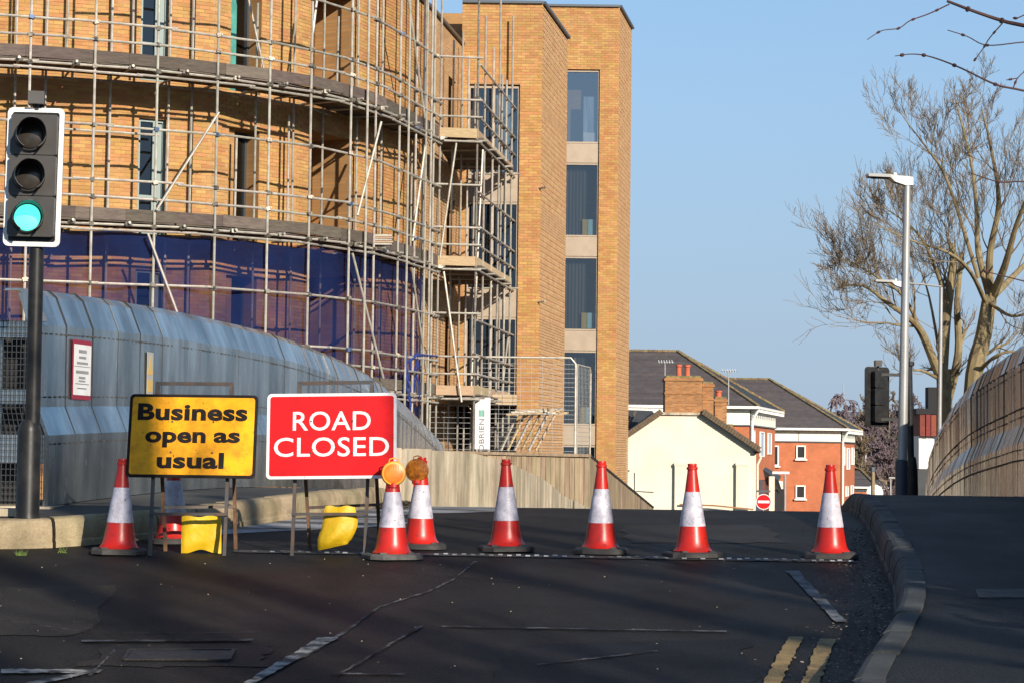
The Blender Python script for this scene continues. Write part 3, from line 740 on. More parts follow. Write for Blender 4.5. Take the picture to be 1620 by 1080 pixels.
for i, (a, b) in enumerate(storeys):
    window(FW, *W1, a, b, .12, glass=M_glassd, split=.6, transom=.75, side_panel=True)
    window(FW, *W0, a, b, .12, glass=M_glassd, split=.6)
    f, A3, d, n, L = window(FW, *D1, a, b, .45, glass=M_glassd, split=.4, fm=M_coping)
    q = MB(); q.box(A3+d*.16+n*.30+V(0, 0, (a+b)/2), (.16, .05, b-a-.02), d, -n); q.build('jamb_lining', M_teal if i == 2 else M_wood if False else M_bbrick, bd)
    # loggia: brick back wall with a dark door
    p0, p1 = FW.pt(D2[0], -1.28), FW.pt(D2[1], -1.28); q = MB(); q.quad((p0.x, p0.y, a-.1), (p1.x, p1.y, a-.1), (p1.x, p1.y, b+.3), (p0.x, p0.y, b+.3)); q.build('loggia_wall', M_bbrick, bd)
# return side
SR = Path([(-2.09, 48), (-1.42, 52.4)])
brick_wall(SR, -1, ROOF1, [(2.6, 3.7, a, b-.1) for a, b in storeys], mb=M_brick_pale)
RW = Path([(-1.42, 52.4), (.71, 52.4)])
TOP1 = 13.27
rs = [(.27 - 0, 0)]
ra, rb = RW.at_px(738), RW.at_px(820)
rops = [(ra, rb, z, z+2.35+.66) for z in (-.5, 2.62, 5.66)] + [(ra, rb, 8.72, 11.12)]
rops = [(ra, rb, -.5, 11.12)]
brick_wall(RW, -4, TOP1, rops)
for i, z in enumerate((-.5, 2.62, 5.66, 8.74)):
    f, A3, d, n, L = window(RW, ra, rb, z, z+2.34, .12, glass=M_glassd if i < 3 else M_glass, split=.5, fm=M_frame)
    if i == 3 or i == 2:
        q = MB(); q.box(A3+d*L*.72-n*.25+V(0, 0, z+(1.17 if i == 3 else .8)), (L*.5, .03, 2.2 if i == 3 else 1.4), d, -n); q.build('curtain', M_blind, f)
    q = MB(); 
    if i < 3: q.box(A3+d*L/2+V(0, 0, z+2.34+.37)+n*.03, (L-.004, .05, .72), d, -n); q.build('spandrel', M_frame, bd)
S1 = Path([(.71, 52.4), (1.50, 56.9)])
brick_wall(S1, -4, TOP1, [], mb=M_brick_pale, pattern=True, plain=((4.2, 4.9), (7.3, 7.9), (10.3, 10.6), (-5, .2)))
TOP2 = 15.72
B2 = Path([(.4, 63.7), (3.33, 63.7)])
ba, bb = B2.at_px(884), B2.at_px(946)
ba2, bb2 = B2.at_px(880), B2.at_px(944)
brick_wall(B2, -4, TOP2, [(ba2, bb, -.8, 13.70)])
for i in range(5):
    z = 11.32-3.005*i
    f, A3, d, n, L = window(B2, ba2, bb, z, z+2.36, .12, glass=M_glassr if i == 0 else M_glass, fm=M_frame, fw_=.05)
    q = MB(); q.box(A3+d*L/2+V(0, 0, z-.32)+n*.03, (L-.004, .05, .62), d, -n); q.build('spandrel', M_frame, bd)
    if i: 
        q = MB(); prevx = None
        for k in range(15):
            x0 = .2+k*.055; dd = .25+.05*(k % 2); p = A3+d*x0-n*dd
            if prevx is not None: q.quad(prevx+V(0, 0, z+.05), p+V(0, 0, z+.05), p+V(0, 0, z+2.3), prevx+V(0, 0, z+2.3))
            prevx = p
        q.build('curtain', M_curtain, f)
        q = MB(); q.box(A3+d*(L-.42)-n*.2+V(0, 0, z+.33), (.17, .1, .5), d, -n); q.build('wood_post', M_wood, f)
        q = MB(); q.box(A3+d*(L-.20)-n*.2+V(0, 0, z+.33), (.24, .05, .5), d, -n); q.build('pale_card', M_bluec, f)
    else:
        q = MB(); q.box(A3+d*(L-.30)-n*.2+V(0, 0, z+.8), (.42, .05, 1.5), d, -n); q.build('pale_card', M_blind, f)
        q = MB(); q.box(A3+d*(L-.30)-n*.15+V(0, 0, z+.22), (.42, .05, .3), d, -n); q.build('white_box', M_white, f)
S2 = Path([(3.33, 63.7), (3.93, 67.05)])
brick_wall(S2, -4, TOP2, [], mb=M_brick_pale, pattern=True, plain=((-5, -1),))
# copings and closed roofs
def coping(a, b, z, w=.16):
    q = MB(); a = V(*a, z); b = V(*b, z); q.bar(a, b, w, .07); q.build('coping', M_coping, bd)
for p, q_ in zip(FW.p, FW.p[1:]): coping(p, q_, ROOF1+.04)
coping(SR.p[0], SR.p[1], ROOF1+.04); coping(RW.p[0], RW.p[1], TOP1+.04); coping(S1.p[0], S1.p[1], TOP1+.04); coping(B2.p[0], B2.p[1], TOP2+.04); coping(S2.p[0], S2.p[1], TOP2+.04)
q = MB()
def prism(foot, z0, z1):
    n = len(foot); q.add([(x, y, z0) for x, y in foot]+[(x, y, z1) for x, y in foot], [tuple(range(n, 2*n))] + [(i, (i+1) % n, (i+1) % n+n, i+n) for i in range(n)])
prism([(-17, 56), (-17, 39.9), (-9.8, 40.6), (-5.4, 43.4), (-3.9, 47.2), (-2.5, 52.3), (-2.5, 56)], -4, ROOF1-.05)
prism([(-2.4, 60), (-2.4, 53.4), (.5, 53.4), (1.15, 56.8), (1.3, 60)], -4, TOP1-.05)
prism([(.3, 72), (.3, 64.7), (3.2, 64.7), (3.75, 67.0), (3.9, 72)], -4, TOP2-.05)
q.build('core', M_bbrick, bd)
q = MB(); q.box((1.0, 58, TOP1/2-2), (1.0, 2, TOP1+3.9)); q.build('rear_wall', M_bbrick, bd)
# ------------------------------------------------------------------ scaffold
sf = thing('scaffold', 'steel tube scaffolding with timber platforms wrapped round the curved brick front', 'scaffold')
OUT = Path([(p.x, p.y) for p in cat([V(-16, 36.9, 0), V(-12.5, 36.9, 0), V(-9.5, 37.2, 0), V(-5.76, 38.8, 0), V(-3.26, 41.3, 0), V(-1.75, 46.3, 0)], 8)])
INN = offset_path(OUT, -1.25)
RET = Path([(-.87, 46.5), (.12, 53.5)])
LIFTS = [2.75, 5.75, 8.75, 11.75]
NT = [0]
def tube(a, b, name='tube', r=.0255, mt=M_tube):
    q = MB(); q.tube([a, b], r, 7); return q.build(name, mt, sf)
def p3(P, s, z, off=0): q_ = P.pt(min(s, P.L-1e-4), off); return V(q_.x, q_.y, z)
qc = MB(); qc.box((0, 0, 0), (.09, .085, .075)); qc.box((.05, 0, 0), (.03, .12, .04)); qc.tube([(-.06, .04, 0), (.07, .04, 0)], .012, 4)
coup = qc.mesh('coupler', M_coupler); qcb = MB(); qcb.v = qc.v; qcb.f = qc.f; qcb.m = qc.m; coupb = qcb.mesh('coupler_painted', M_coupler_b); NC = [0]
def coupler(p):
    if NC[0] >= 296: return
    px, py = proj(p)
    if not (-5 < px < 1000 and -5 < py < 760): return
    o = put('coupler', coupb if rnd.random() < .10 else coup, sf); o.location = p; o.rotation_euler = (rnd.uniform(-.3, .3), rnd.uniform(-.3, .3), rnd.uniform(0, 3)); NC[0] += 1
outer_px = [-60, 43, 146, 245, 341, 424, 489, 553, 592, 630, 656, 684]
stand = []
for px in outer_px:
    s = OUT.at_px(px, 6.5); p = p3(OUT, s, 0); stand.append(s)
    tube(p+V(0, 0, -3.5 if px > 300 else -1), p+V(0, 0, 12.9), 'standard', .027)
for px in [-20, 68, 172, 264, 402, 462, 508, 574, 604, 618, 668, 690]:
    s = INN.at_px(px, 6.5); p = p3(INN, s, 0); tube(p+V(rnd.uniform(-.03, .03), 0, -1), p+V(0, 0, rnd.choice([9.9, 10.6, 12.8])), 'standard')
for px in (20, 100, 205, 300, 372, 455, 520, 540, 566, 585, 612, 625, 643, 650, 663, 672):
    s = INN.at_px(px, 6.5); p = p3(INN, s, 0, rnd.uniform(-.05, .9) if px > 500 else .0); z_ = rnd.choice([5.8, 8.8, -1]); tube(p+V(0, 0, z_), p+V(rnd.uniform(-.02, .02), 0, z_+rnd.choice([2.0, 2.6, 3.9]) if z_ > 0 else 12.9), 'standard')
for px in (575, 640, 668, 676):
    s = OUT.at_px(px, 6.5); tube(p3(OUT, s, -1, .06), p3(OUT, s, 12.9, .06), 'standard', .027)
# ledgers: lengths of tube following the curve
def run(P, z, offs, name, step=3.1, s0=0, s1=None, r=.0255, dropout=0):
    s1 = s1 or P.L; s = s0-rnd.uniform(0, 1.5)
    while s < s1:
        a, b = max(s0, s-.12), min(s1, s+step)
        if rnd.random() >= dropout:
            m_ = (a+b)/2
            tube(p3(P, a, z+rnd.uniform(-.02, .02), offs), p3(P, b, z+rnd.uniform(-.02, .02), offs+.0), name, r)
        s += step
for z in LIFTS[:3]:
    run(OUT, z-.06, .045, 'ledger', 1.9); run(OUT, z-.16, .055, 'ledger', 2.3)
    run(INN, z-.10, .045, 'ledger', 1.9)
    for h in (.45, .78): run(OUT, z+h, .05, 'guard_rail', 2.0, dropout=.0)
    run(OUT, z+1.82, .05, 'guard_rail', 2.2, dropout=.12)
    if z > 5: run(INN, z+1.9, .05, 'guard_rail', 2.4, dropout=.4)
    for s in stand:
        for h in (-.06, .45, .78, 1.82): coupler(p3(OUT, s, z+h, .02))
run(OUT, 1.2, .05, 'ledger', 2.4)
for z in LIFTS[:3]:
    # transoms
    s = .4
    while s < OUT.L:
        tube(p3(OUT, s, z-.03, .22), p3(OUT, s, z-.03, -1.4), 'transom')
        if proj(p3(OUT, s, z))[0] > 0: coupler(p3(OUT, s, z-.05, .1))
        s += 1.05
    # platform boards
    s = 0
    while s < OUT.L-.3:
        e = min(s+1.95, OUT.L)
        for k in range(5):
            q = MB(); q.bar(p3(OUT, s+.01, z+.02, -.14-.235*k), p3(OUT, e-.01, z+.02, -.14-.235*k), .225, .038); q.build('platform_board', M_board, sf)
        q = MB(); jj = rnd.uniform(-.01, .02); q.bar(p3(OUT, s-.10, z+.145, -.045), p3(OUT, (s+e)/2+.02, z+.145+jj/2, -.045), .036, .225); q.build('toe_board', M_board, sf)
        q = MB(); q.bar(p3(OUT, (s+e)/2-.0, z+.145+jj, -.035), p3(OUT, e+.02, z+.145, -.035), .036, .225); q.build('toe_board', M_board, sf)
        s = e
# braces
def brace(px1, z1, px2, z2, off=.09):
    tube(p3(OUT, OUT.at_px(px1, z1), z1, off), p3(OUT, OUT.at_px(px2, z2), z2, off), 'brace')
brace(343, 8.0, 245, 6.0); brace(232, 5.55, 292, 3.6); brace(597, 8.4, 560, 6.3); brace(552, 5.5, 600, 3.0); brace(520, 10.9, 508, 9.6, -.3); brace(640, 11.6, 668, 9.0, .06); brace(672, 8.6, 650, 6.1, .04); brace(648, 5.5, 672, 3.2, .05); brace(420, 11.6, 470, 9.0, -1.1)
# facing part beside the recess, and the return run
zc = V(0, 0, 1)
END = OUT.pt(OUT.L-1e-4); C1 = RET.p[0]
for z in LIFTS[:3]:
    a = V(END.x, END.y, z); b = V(C1.x, C1.y, z)
    for h in (-.08, .5, .9) + ((1.9,) if z < 11 else ()): tube(a+V(-.1, -.04, h), b+V(.12, -.04, h), 'guard_rail')
    q = MB(); q.bar(a+V(0, 0, .12), b+V(.02, 0, .12), .036, .22); q.build('toe_board', M_board_new, sf)
    for k in range(22):
        y = 46.6+k*.235
        q = MB(); q.bar((-1.9+.06*k*.25, y+.1, z+.02), (-.72+.033*k, y+.1, z+.02), .22, .038); q.build('platform_board', M_board, sf)
    for k in range(6):
        s = RET.L*k/5*.999; coupler(p3(RET, s, z-.06)); tube(p3(RET, s, z-.05, .25), p3(RET, s, z-.05, -1.1), 'transom'); coupler(p3(RET, s, z+.5)); coupler(p3(RET, s, z+.95))
    for h in (-.08, .5, .95, 1.75): tube(p3(RET, 0, z+h, .05), p3(RET, RET.L*.5, z+h, .05), 'guard_rail'); tube(p3(RET, RET.L*.48, z+h, .05), p3(RET, RET.L, z+h, .05), 'guard_rail')
    for k in range(3):
        q = MB(); q.bar(p3(RET, RET.L*k/3, z+.14, -.03), p3(RET, RET.L*(k+1)/3, z+.14, -.03), .036, .22); q.build('toe_board', M_board_new, sf)
for px, zt in ((744, 12.9), (752, 12.9), (764, 11.9), (777, 11.4), (787, 12.9), (798, 11.0), (807, 12.9), (815, 12.9)):
    s = RET.at_px(px, 6); p = p3(RET, s, 0); tube(p+V(0, 0, -3.5), p+V(0, 0, zt), 'standard', .027)
for x, y, zt in ((-1.75, 46.35, 12.9), (-1.5, 47.6, 11.3), (-1.32, 49, 11.8), (-1.2, 50.5, 11.5), (-1.05, 51.6, 11.0), (-.8, 51.9, 10.9), (-.35, 52.0, 11.3)):
    tube((x, y, -3.5), (x+.02, y, zt), 'standard')
tube((-1.6, 46.2, 5.6), (-1.15, 46.3, 2.6), 'brace'); tube((-1.35, 46.2, 8.6), (-1.7, 46.3, 5.9), 'brace'); tube((-.75, 47.2, 8.6), (-.95, 47, 2.8), 'brace')
tube((.05, 53.2, 6.0), (-.25, 51, 2.9), 'brace')
tube((-.05, 53.2, 8.35), (.85, 52.2, 8.38), 'ledger'); tube((-.05, 53.2, 5.35), (.85, 52.2, 5.38), 'ledger')
# tied stack of spare boards on the second platform
st = thing('board_stack', 'small bundle of cut boards stacked on the middle scaffold platform', 'boards')
for k in range(5):
    q = MB(); a = at(598, 402, 41.9); q.box((a.x+.02*(k % 2), a.y+.3, 5.81+k*.045), (.55, .25, .035)); q.build('board', M_board_new if k % 2 else M_tube, st)
# ------------------------------------------------------------------ debris netting
def net(name, label, s0, s1, z0, z1, mt=M_net, off=-.14, amp=.05):
    q = MB(); n = int((s1-s0)/.10); mm_ = 14
    for i in range(n+1):
        s = s0+(s1-s0)*i/n
        for j in range(mm_+1):
            v_ = j/mm_; a = amp*(math.sin(s*3.1+j*.35)+.6*math.sin(s*7.3-j*.8)+.5*math.sin(s*13+j*1.3))*(.35+.65*math.sin(v_*3.14))
            zt = z1-.05-.09*abs(math.sin(s*1.45))
            p = p3(OUT, s, z0+(zt-z0)*v_, off+a); q.v.append(tuple(p))
    for i in range(n):
        for j in range(mm_): o_ = i*(mm_+1)+j; q.f.append((o_, o_+mm_+1, o_+mm_+2, o_+1)); q.m.append(0)
    o = q.build(name, mt, smooth=True); tag(o, label, 'netting')
net('debris_net', 'see-through blue debris netting hung under the lowest timber platform', 0.1, OUT.at_px(676, 4), 2.2, 5.66)
q = MB()
for k in range(7):
    a = p3(OUT, OUT.at_px(650+rnd.uniform(-12, 14), 4), 0, .05); z = 3.55+rnd.uniform(-.1, .3); pts = []
    for i in range(7): pts.append(a+V(rnd.uniform(-.05, .05)+.02*i*(k % 3-1), rnd.uniform(-.05, .05), z-i*.20))
    q.tube(pts, [.01, .028, .02, .03, .018, .025, .008], 5)
q.tube([p3(OUT, OUT.at_px(636, 4), 3.3, .05), p3(OUT, OUT.at_px(655, 4), 3.6, .06), p3(OUT, OUT.L-.05, 3.65, .05)], [.015, .04, .015], 6)
o = q.build('bunched_net', M_netd); tag(o, 'torn deep blue netting bunched round the scaffold poles', 'netting')
# ------------------------------------------------------------------ site fencing and sign under the platform
def mesh_panel(a, b, z0, z1, label, group, wire=.10, vw=.22, curve=True):
    t = thing('mesh_fence_panel', label, 'fence panel', group); a = V(*a, 0); b = V(*b, 0); d = (b-a); L = d.length; d.normalize()
    q = MB(); q.tube([a+V(0, 0, z0), a+V(0, 0, z1-.08), a+d*.08+V(0, 0, z1), b-d*.12+V(0, 0, z1), b+V(0, 0, z1-.14), b+V(0, 0, z0)], .024, 7); q.build('frame', M_tube, t)
    q = MB(); z = z0+.08
    while z < z1-.05: q.bar(a+V(0, 0, z), b+V(0, 0, z), .008); z += wire
    x = vw
    while x < L: q.bar(a+d*x+V(0, 0, z0), a+d*x+V(0, 0, z1), .006); x += vw
    q.build('wire_mesh', M_wire, t, kind='stuff'); return t
def xz(px, py, Y): p = at(px, py, Y); return p
p = xz(756, 564, 48.2); r_ = xz(911, 562, 48.2)
mesh_panel((p.x, 48.2), (r_.x, 48.2), 1.3, p.z, 'tall wire fence panel in front of the perforated brick pier', 'temporary fence panels', .11, .26)
p2_ = xz(911, 575, 48.4); r2 = xz(934, 585, 50.5)
mesh_panel((p2_.x+.03, 48.4), (r2.x, 50.3), 1.0, p2_.z-.02, 'narrow fence panel standing edge-on beside the window column', 'temporary fence panels', .11, .2)
p = xz(680, 640, 47.2); r_ = xz(748, 640, 47.2)
mesh_panel((p.x, 47.2), (r_.x, 47.2), 1.3, p.z, 'low wire panel between parapet end and the white banner', 'temporary fence panels', .125, .34)
sg = thing('site_banner', 'narrow white upright banner reading BRIEN with a teal logo', 'sign')
p = xz(752, 628, 47.0); r_ = xz(775, 710, 47.0)
q = MB(); q.box(((p.x+r_.x)/2, 47.0, (p.z+r_.z)/2), (r_.x-p.x, .02, p.z-r_.z)); q.build('banner_panel', M_signw, sg)
BANN = (p, r_, sg)
# podium edge and dark undercroft
pd = thing('podium_deck', 'pale timber-edged deck under the recess windows, dark beneath', 'deck')
p = xz(680, 622, 49.5); r_ = xz(818, 640, 49.5)
q = MB(); q.box(((p.x+r_.x)/2, 49.5, (p.z+r_.z)/2), (r_.x-p.x, .06, p.z-r_.z)); q.build('edge_board', M_ply, pd)
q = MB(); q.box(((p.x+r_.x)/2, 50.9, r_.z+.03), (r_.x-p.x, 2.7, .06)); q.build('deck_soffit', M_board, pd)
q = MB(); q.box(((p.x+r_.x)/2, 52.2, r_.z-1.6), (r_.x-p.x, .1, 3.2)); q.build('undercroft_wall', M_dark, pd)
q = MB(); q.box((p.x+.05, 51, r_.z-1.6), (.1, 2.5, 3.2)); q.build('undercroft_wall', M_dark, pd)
# propped timber pile by the pier
for i in range(7):
    a = xz(800+i*7, 655-(i % 3)*3, 49.0+i*.1); q = MB(); q.bar(a+V(0, 0, .0), a+V(.9, .5, .06), .06, .05); o = q.build('scaffold_tube' if i % 2 else 'timber_length', M_tube if i % 2 else M_board_new)
    tag(o, ('grey tube' if i % 2 else 'pale timber length') + ' lying in the stack beside the brick pier, ' + ['topmost', 'second', 'third', 'fourth', 'fifth', 'sixth', 'lowest'][i] + ' of its pile', 'timber' if not i % 2 else 'tube', 'spare lengths stacked beside the pier')
for i in range(6):
    a = xz(792+i*11, 712, 49.5); b = xz(818+i*12, 655, 49.8); q = MB(); q.bar(a, b, .055, .045); o = q.build('raking_prop', M_board_new if i % 2 else M_tube)
    tag(o, ('timber' if i % 2 else 'steel') + ' prop leaning under the deck, ' + ['nearest the white banner', 'second from the white banner', 'third from the white banner', 'third from the fence corner', 'second from the fence corner', 'nearest the fence corner'][i], 'prop', 'leaning props behind the wire fence')
# ================================================================== lettering
def text_mesh(body, name, mt, parent, M, width, height, offset=.02, th=.002, kind=None):
    """flat lettering fitted to width x height metres; M maps (x, 0, z) plane, text centred on origin"""
    cu_ = bpy.data.curves.new(name, 'FONT'); cu_.body = body; cu_.size = 1; cu_.offset = offset; cu_.resolution_u = 4; cu_.extrude = 0
    cu_.space_character = 1.04
    to = bpy.data.objects.new(name+'_src', cu_); col.objects.link(to); bpy.context.view_layer.update()
    me = bpy.data.meshes.new_from_object(to.evaluated_get(bpy.context.evaluated_depsgraph_get()))
    bpy.data.objects.remove(to)
    n = len(me.vertices); co = np.empty(n*3); me.vertices.foreach_get('co', co); co = co.reshape(-1, 3)
    lo, hi = co.min(0), co.max(0); sx = width/(hi[0]-lo[0]); sz = sx if height is None else height/(hi[1]-lo[1]); c = (lo+hi)/2
    out = []
    for x, y, z in co: v = M @ Vector(((x-c[0])*sx, -th, (y-c[1])*sz)); out += [v.x, v.y, v.z]
    me.vertices.foreach_set('co', out); me.materials.clear(); me.materials.append(mt); me.update()
    return put(name, me, parent)
def word(body, mt, parent, M, x, z, w, h, offset=.02):
    return text_mesh(body, 'lettering', mt, parent, M @ Matrix.Translation((x, 0, z)), w, h, offset)
p, r_, sg = BANN
MBn = Matrix.Translation(((p.x+r_.x)/2-.02, 46.985, r_.z+.33)) @ Matrix.Rotation(-math.pi/2, 4, 'Y')
text_mesh('OBRIEN', 'lettering', M_grey, sg, MBn, .76, .12, 0)
for k in range(4):
    q = MB(); q.box((p.x+.10+k*.035, 46.985, p.z-.37), (.022, .004, .15)); q.build('logo_bar', M_teallogo if k < 3 else M_grey, sg)
# ================================================================== cones
def rounded(w_, h_, r, n=6, cx=0, cz=0):
    o = []
    for qx, qz, a0 in ((1, 1, 0), (-1, 1, 90), (-1, -1, 180), (1, -1, 270)):
        for k in range(n+1):
            a = R(a0+90*k/n); o.append((cx+qx*(w_/2-r)+r*math.cos(a), cz+qz*(h_/2-r)+r*math.sin(a)))
    return o
def base_mesh(mt):
    q = MB(); o = []
    for z, s in ((0, .205), (.028, .205), (.040, .19)):
        o.append([(x*s, y*s, z) for x, y in ((-.62, -1), (.62, -1), (1, -.62), (1, .62), (.62, 1), (-.62, 1), (-1, .62), (-1, -.62))])
    for r in o: q.v += r
    for k in range(2):
        for j in range(8): q.f.append((k*8+j, k*8+(j+1) % 8, (k+1)*8+(j+1) % 8, (k+1)*8+j)); q.m.append(0)
    q.f.append(tuple(16+j for j in range(8))); q.f.append(tuple(reversed(range(8)))); q.m += [0, 0]
    for sx in (-.11, .11):
        for sy in (-.12, .12): q.box((sx, sy, .045), (.05, .05, .012))
    return q.mesh('base', mt)
def cone_meshes():
    q = MB(); q.lathe([(.150, .040), (.152, .048), (.140, .060), (.128, .078), (.118, .12), (.108, .18), (.098, .242)], 32, cap=False); body = q.mesh('lower_cone', M_red, True)
    q = MB(); q.lathe([(.1005, .236), (.1005, .244), (.060, .500), (.058, .500)], 32, cap=False); sl_ = q.mesh('reflective_sleeve', M_sleeve, True)
    q = MB(); q.lathe([(.059, .495), (.038, .655), (.036, .668), (.043, .672), (.043, .690), (.034, .695), (.036, .712), (.034, .718), (.02, .719)], 32); tp = q.mesh('cone_tip', M_red, True)
    return body, sl_, tp
cb_, cs_, ct_ = cone_meshes(); bk_, bg_ = base_mesh(M_rubber), base_mesh(M_rubberg)
def cone(px, py, label, rz=0, dusty=False, tilt=(0, 0)):
    p = gpx(px, py)
    t = thing('traffic_cone', label, 'traffic cone', 'red and white traffic cones across the road', p); t.rotation_euler = (R(tilt[0]+rnd.uniform(-.8, .8)), R(tilt[1]+rnd.uniform(-1, 1)), R(rz))
    put('base', bg_ if dusty else bk_, t); put('lower_cone', cb_, t); put('reflective_sleeve', cs_, t); put('cone_tip', ct_, t)
    return t, p
cone(188, 875, 'traffic cone at the kerb corner, left of the yellow sign', 12, False, (0, .8))
cone(273, 858, 'shaded traffic cone standing behind the yellow sign', 30)
cA, pA = cone(620, 883, 'traffic cone with bright amber lamp overlapping the red sign corner', 20, True)
cB, pB = cone(664, 866, 'shaded traffic cone with shade-dulled amber lamp, next to the lit lamp cone', 5)
cone(801, 870, 'lampless traffic cone nearest to the two lamp cones', 8)
cone(950, 874, 'traffic cone below the right edge of the brick tower', -6, False, (0, 1))
cone(1096, 880, 'traffic cone in front of the cream gable wall', 14)
cone(1314, 881, 'traffic cone closest to the right-hand kerb', -4)
def cone_lamp(px, py, base, label, lm, yaw, mtr):
    c = at(px, py, base.y-.02); t = thing('cone_lamp', label, 'warning lamp', 'amber lamps clipped on cones', c); t.rotation_euler = (R(-4), 0, R(yaw))
    q = MB(); q.lathe([(.070, -.035), (.088, -.03), (.093, -.005), (.093, .02), (.086, .034), (.07, .036)], 32, ax=(0, -1, 0)); q.build('lamp_rim', mtr, t, True)
    q = MB(); q.lathe([(.074, .034), (.073, .039), (.055, .043), (.03, .046), (.004, .047)], 32, ax=(0, -1, 0)); q.build('lens', lm, t, True)
    q = MB()
    for k in range(-5, 6):
        x = k*.012; h = math.sqrt(max(0, .066**2-x*x)); q.bar((x, -.046+abs(x)*.06, -h), (x, -.046+abs(x)*.06, h), .004, .004)
    q.build('lens_ribs', lm, t, kind='stuff')
    q = MB(); q.tube([(-.035, 0, .085), (-.03, 0, .108), (0, 0, .118), (.03, 0, .108), (.035, 0, .085)], .005, 6); q.build('handle', mtr, t)
    q = MB(); q.lathe([(.040, -.105), (.040, -.075), (.03, -.07)], 16); q.box((0, .0, -.10), (.05, .04, .05)); q.build('socket', M_red, t)
cone_lamp(622.5, 748.5, pA, 'bright sunlit amber lamp on the cone beside the ROAD CLOSED sign', M_amber, 6, M_amberrim)
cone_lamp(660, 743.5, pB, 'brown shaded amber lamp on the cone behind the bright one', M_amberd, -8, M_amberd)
# ================================================================== signs on trestles
def sign(tl, tr, br, bl, Y, label, faces, texts, mt_face, mt_edge, frame, slabel):
    # board plane from its photographed corners, leaning back
    TL, BL_, TR, BR_ = at(*tl, Y+.12), at(*bl, Y), at(*tr, Y+.12+faces), at(*br, Y+faces)
    c = (TL+BL_+TR+BR_)/4; x = ((TR-TL)+(BR_-BL_)).normalized(); z = ((TL-BL_)+(TR-BR_)); z = (z-x*z.dot(x)).normalized(); y = z.cross(x)
    M = Matrix(((x.x, y.x, z.x, c.x), (x.y, y.y, z.y, c.y), (x.z, y.z, z.z, c.z), (0, 0, 0, 1)))
    W = ((TR-TL).length+(BR_-BL_).length)/2; H = ((TL-BL_).length+(TR-BR_).length)/2
    t = thing('road_sign', label, 'road sign')
    q = MB(); q.poly(rounded(W, H, .035), M, .012); q.build('backplate', mt_edge, t)
    q = MB(); q.poly(rounded(W-.045, H-.045, .022), M @ Matrix.Translation((0, -.002, 0)), .003); q.build('face', mt_face, t)
    for bx in (-W*.16, W*.16):
        for bz in (H*.17, -H*.20):
            q = MB(); q.lathe([(.007, 0), (.007, .005), (.003, .007)], 10, c=M @ Vector((bx, -.003, bz)), ax=-y); q.build('bolt', M_steel, t)
    for b_, mt, xx, zz, w_, h_, of in texts: word(b_, mt, t, M @ Matrix.Translation((0, -.0025, 0)), xx*W, zz*H, w_*W, h_*H, of)
    # the trestle
    f = thing('sign_trestle', slabel, 'sign stand', 'steel trestles holding the signs')
    (f1, f2, b1, b2, h1, h2) = frame
    F1, F2 = gpx(*f1), gpx(*f2); B1, B2_ = gpx(*b1), gpx(*b2); T1, T2 = at(*h1, Y+.24), at(*h2, Y+.24+faces*.5)
    nrm = y*.03
    for a, b, mt in ((F1, T1, M_steel), (F2, T2, M_steel), (B1, T1+V(0, .03, -.02), M_steelrust), (B2_, T2+V(0, .03, -.02), M_steelrust)):
        q = MB(); q.bar(a, b, .026, .026, mi=0); q.build('leg', mt, f)
    q = MB(); q.bar(T1-V(.012, 0, 0), T2+V(.012, 0, 0), .028, .028); q.build('top_bar', M_steel, f)
    k = .24
    q = MB(); q.bar(F1.lerp(T1, k)+V(-.015, -.02, 0), F2.lerp(T2, k)+V(.015, -.02, 0), .026, .022); q.build('cross_bar', M_steel, f)
    q = MB(); q.bar(B1.lerp(T1, k+.02), B2_.lerp(T2, k+.02), .022, .022); q.build('cross_bar', M_steel, f)
    return M
k_ = M_signk
sign((205, 622), (410, 625), (402, 756), (200, 754), 15.18, 'yellow rectangular sign reading Business open as usual', .0,
     [('Business', k_, -.005, .285, .855, .205, .038), ('open', k_, -.130, -.046, .470, .192, .038), ('as', k_, .270, -.016, .205, .128, .038), ('usual', k_, -.005, -.295, .52, .195, .038)],
     M_yel, M_signk, ((237, 879), (355, 879), (262, 871), (373, 868), (249, 606), (366, 607)), 'grey steel trestle under the yellow sign')
sign((425, 623), (628, 620), (627, 756), (419, 757), 15.22, 'red rectangular sign reading ROAD CLOSED in white', .0,
     [('ROAD', M_signw, 0, .175, .60, .225, .008), ('CLOSED', M_signw, 0, -.130, .885, .225, .008)],
     M_signred, M_signw, ((462, 879), (577, 879), (491, 871), (601, 863), (473, 606), (588, 604)), 'rusty steel trestle under the red ROAD CLOSED sign')
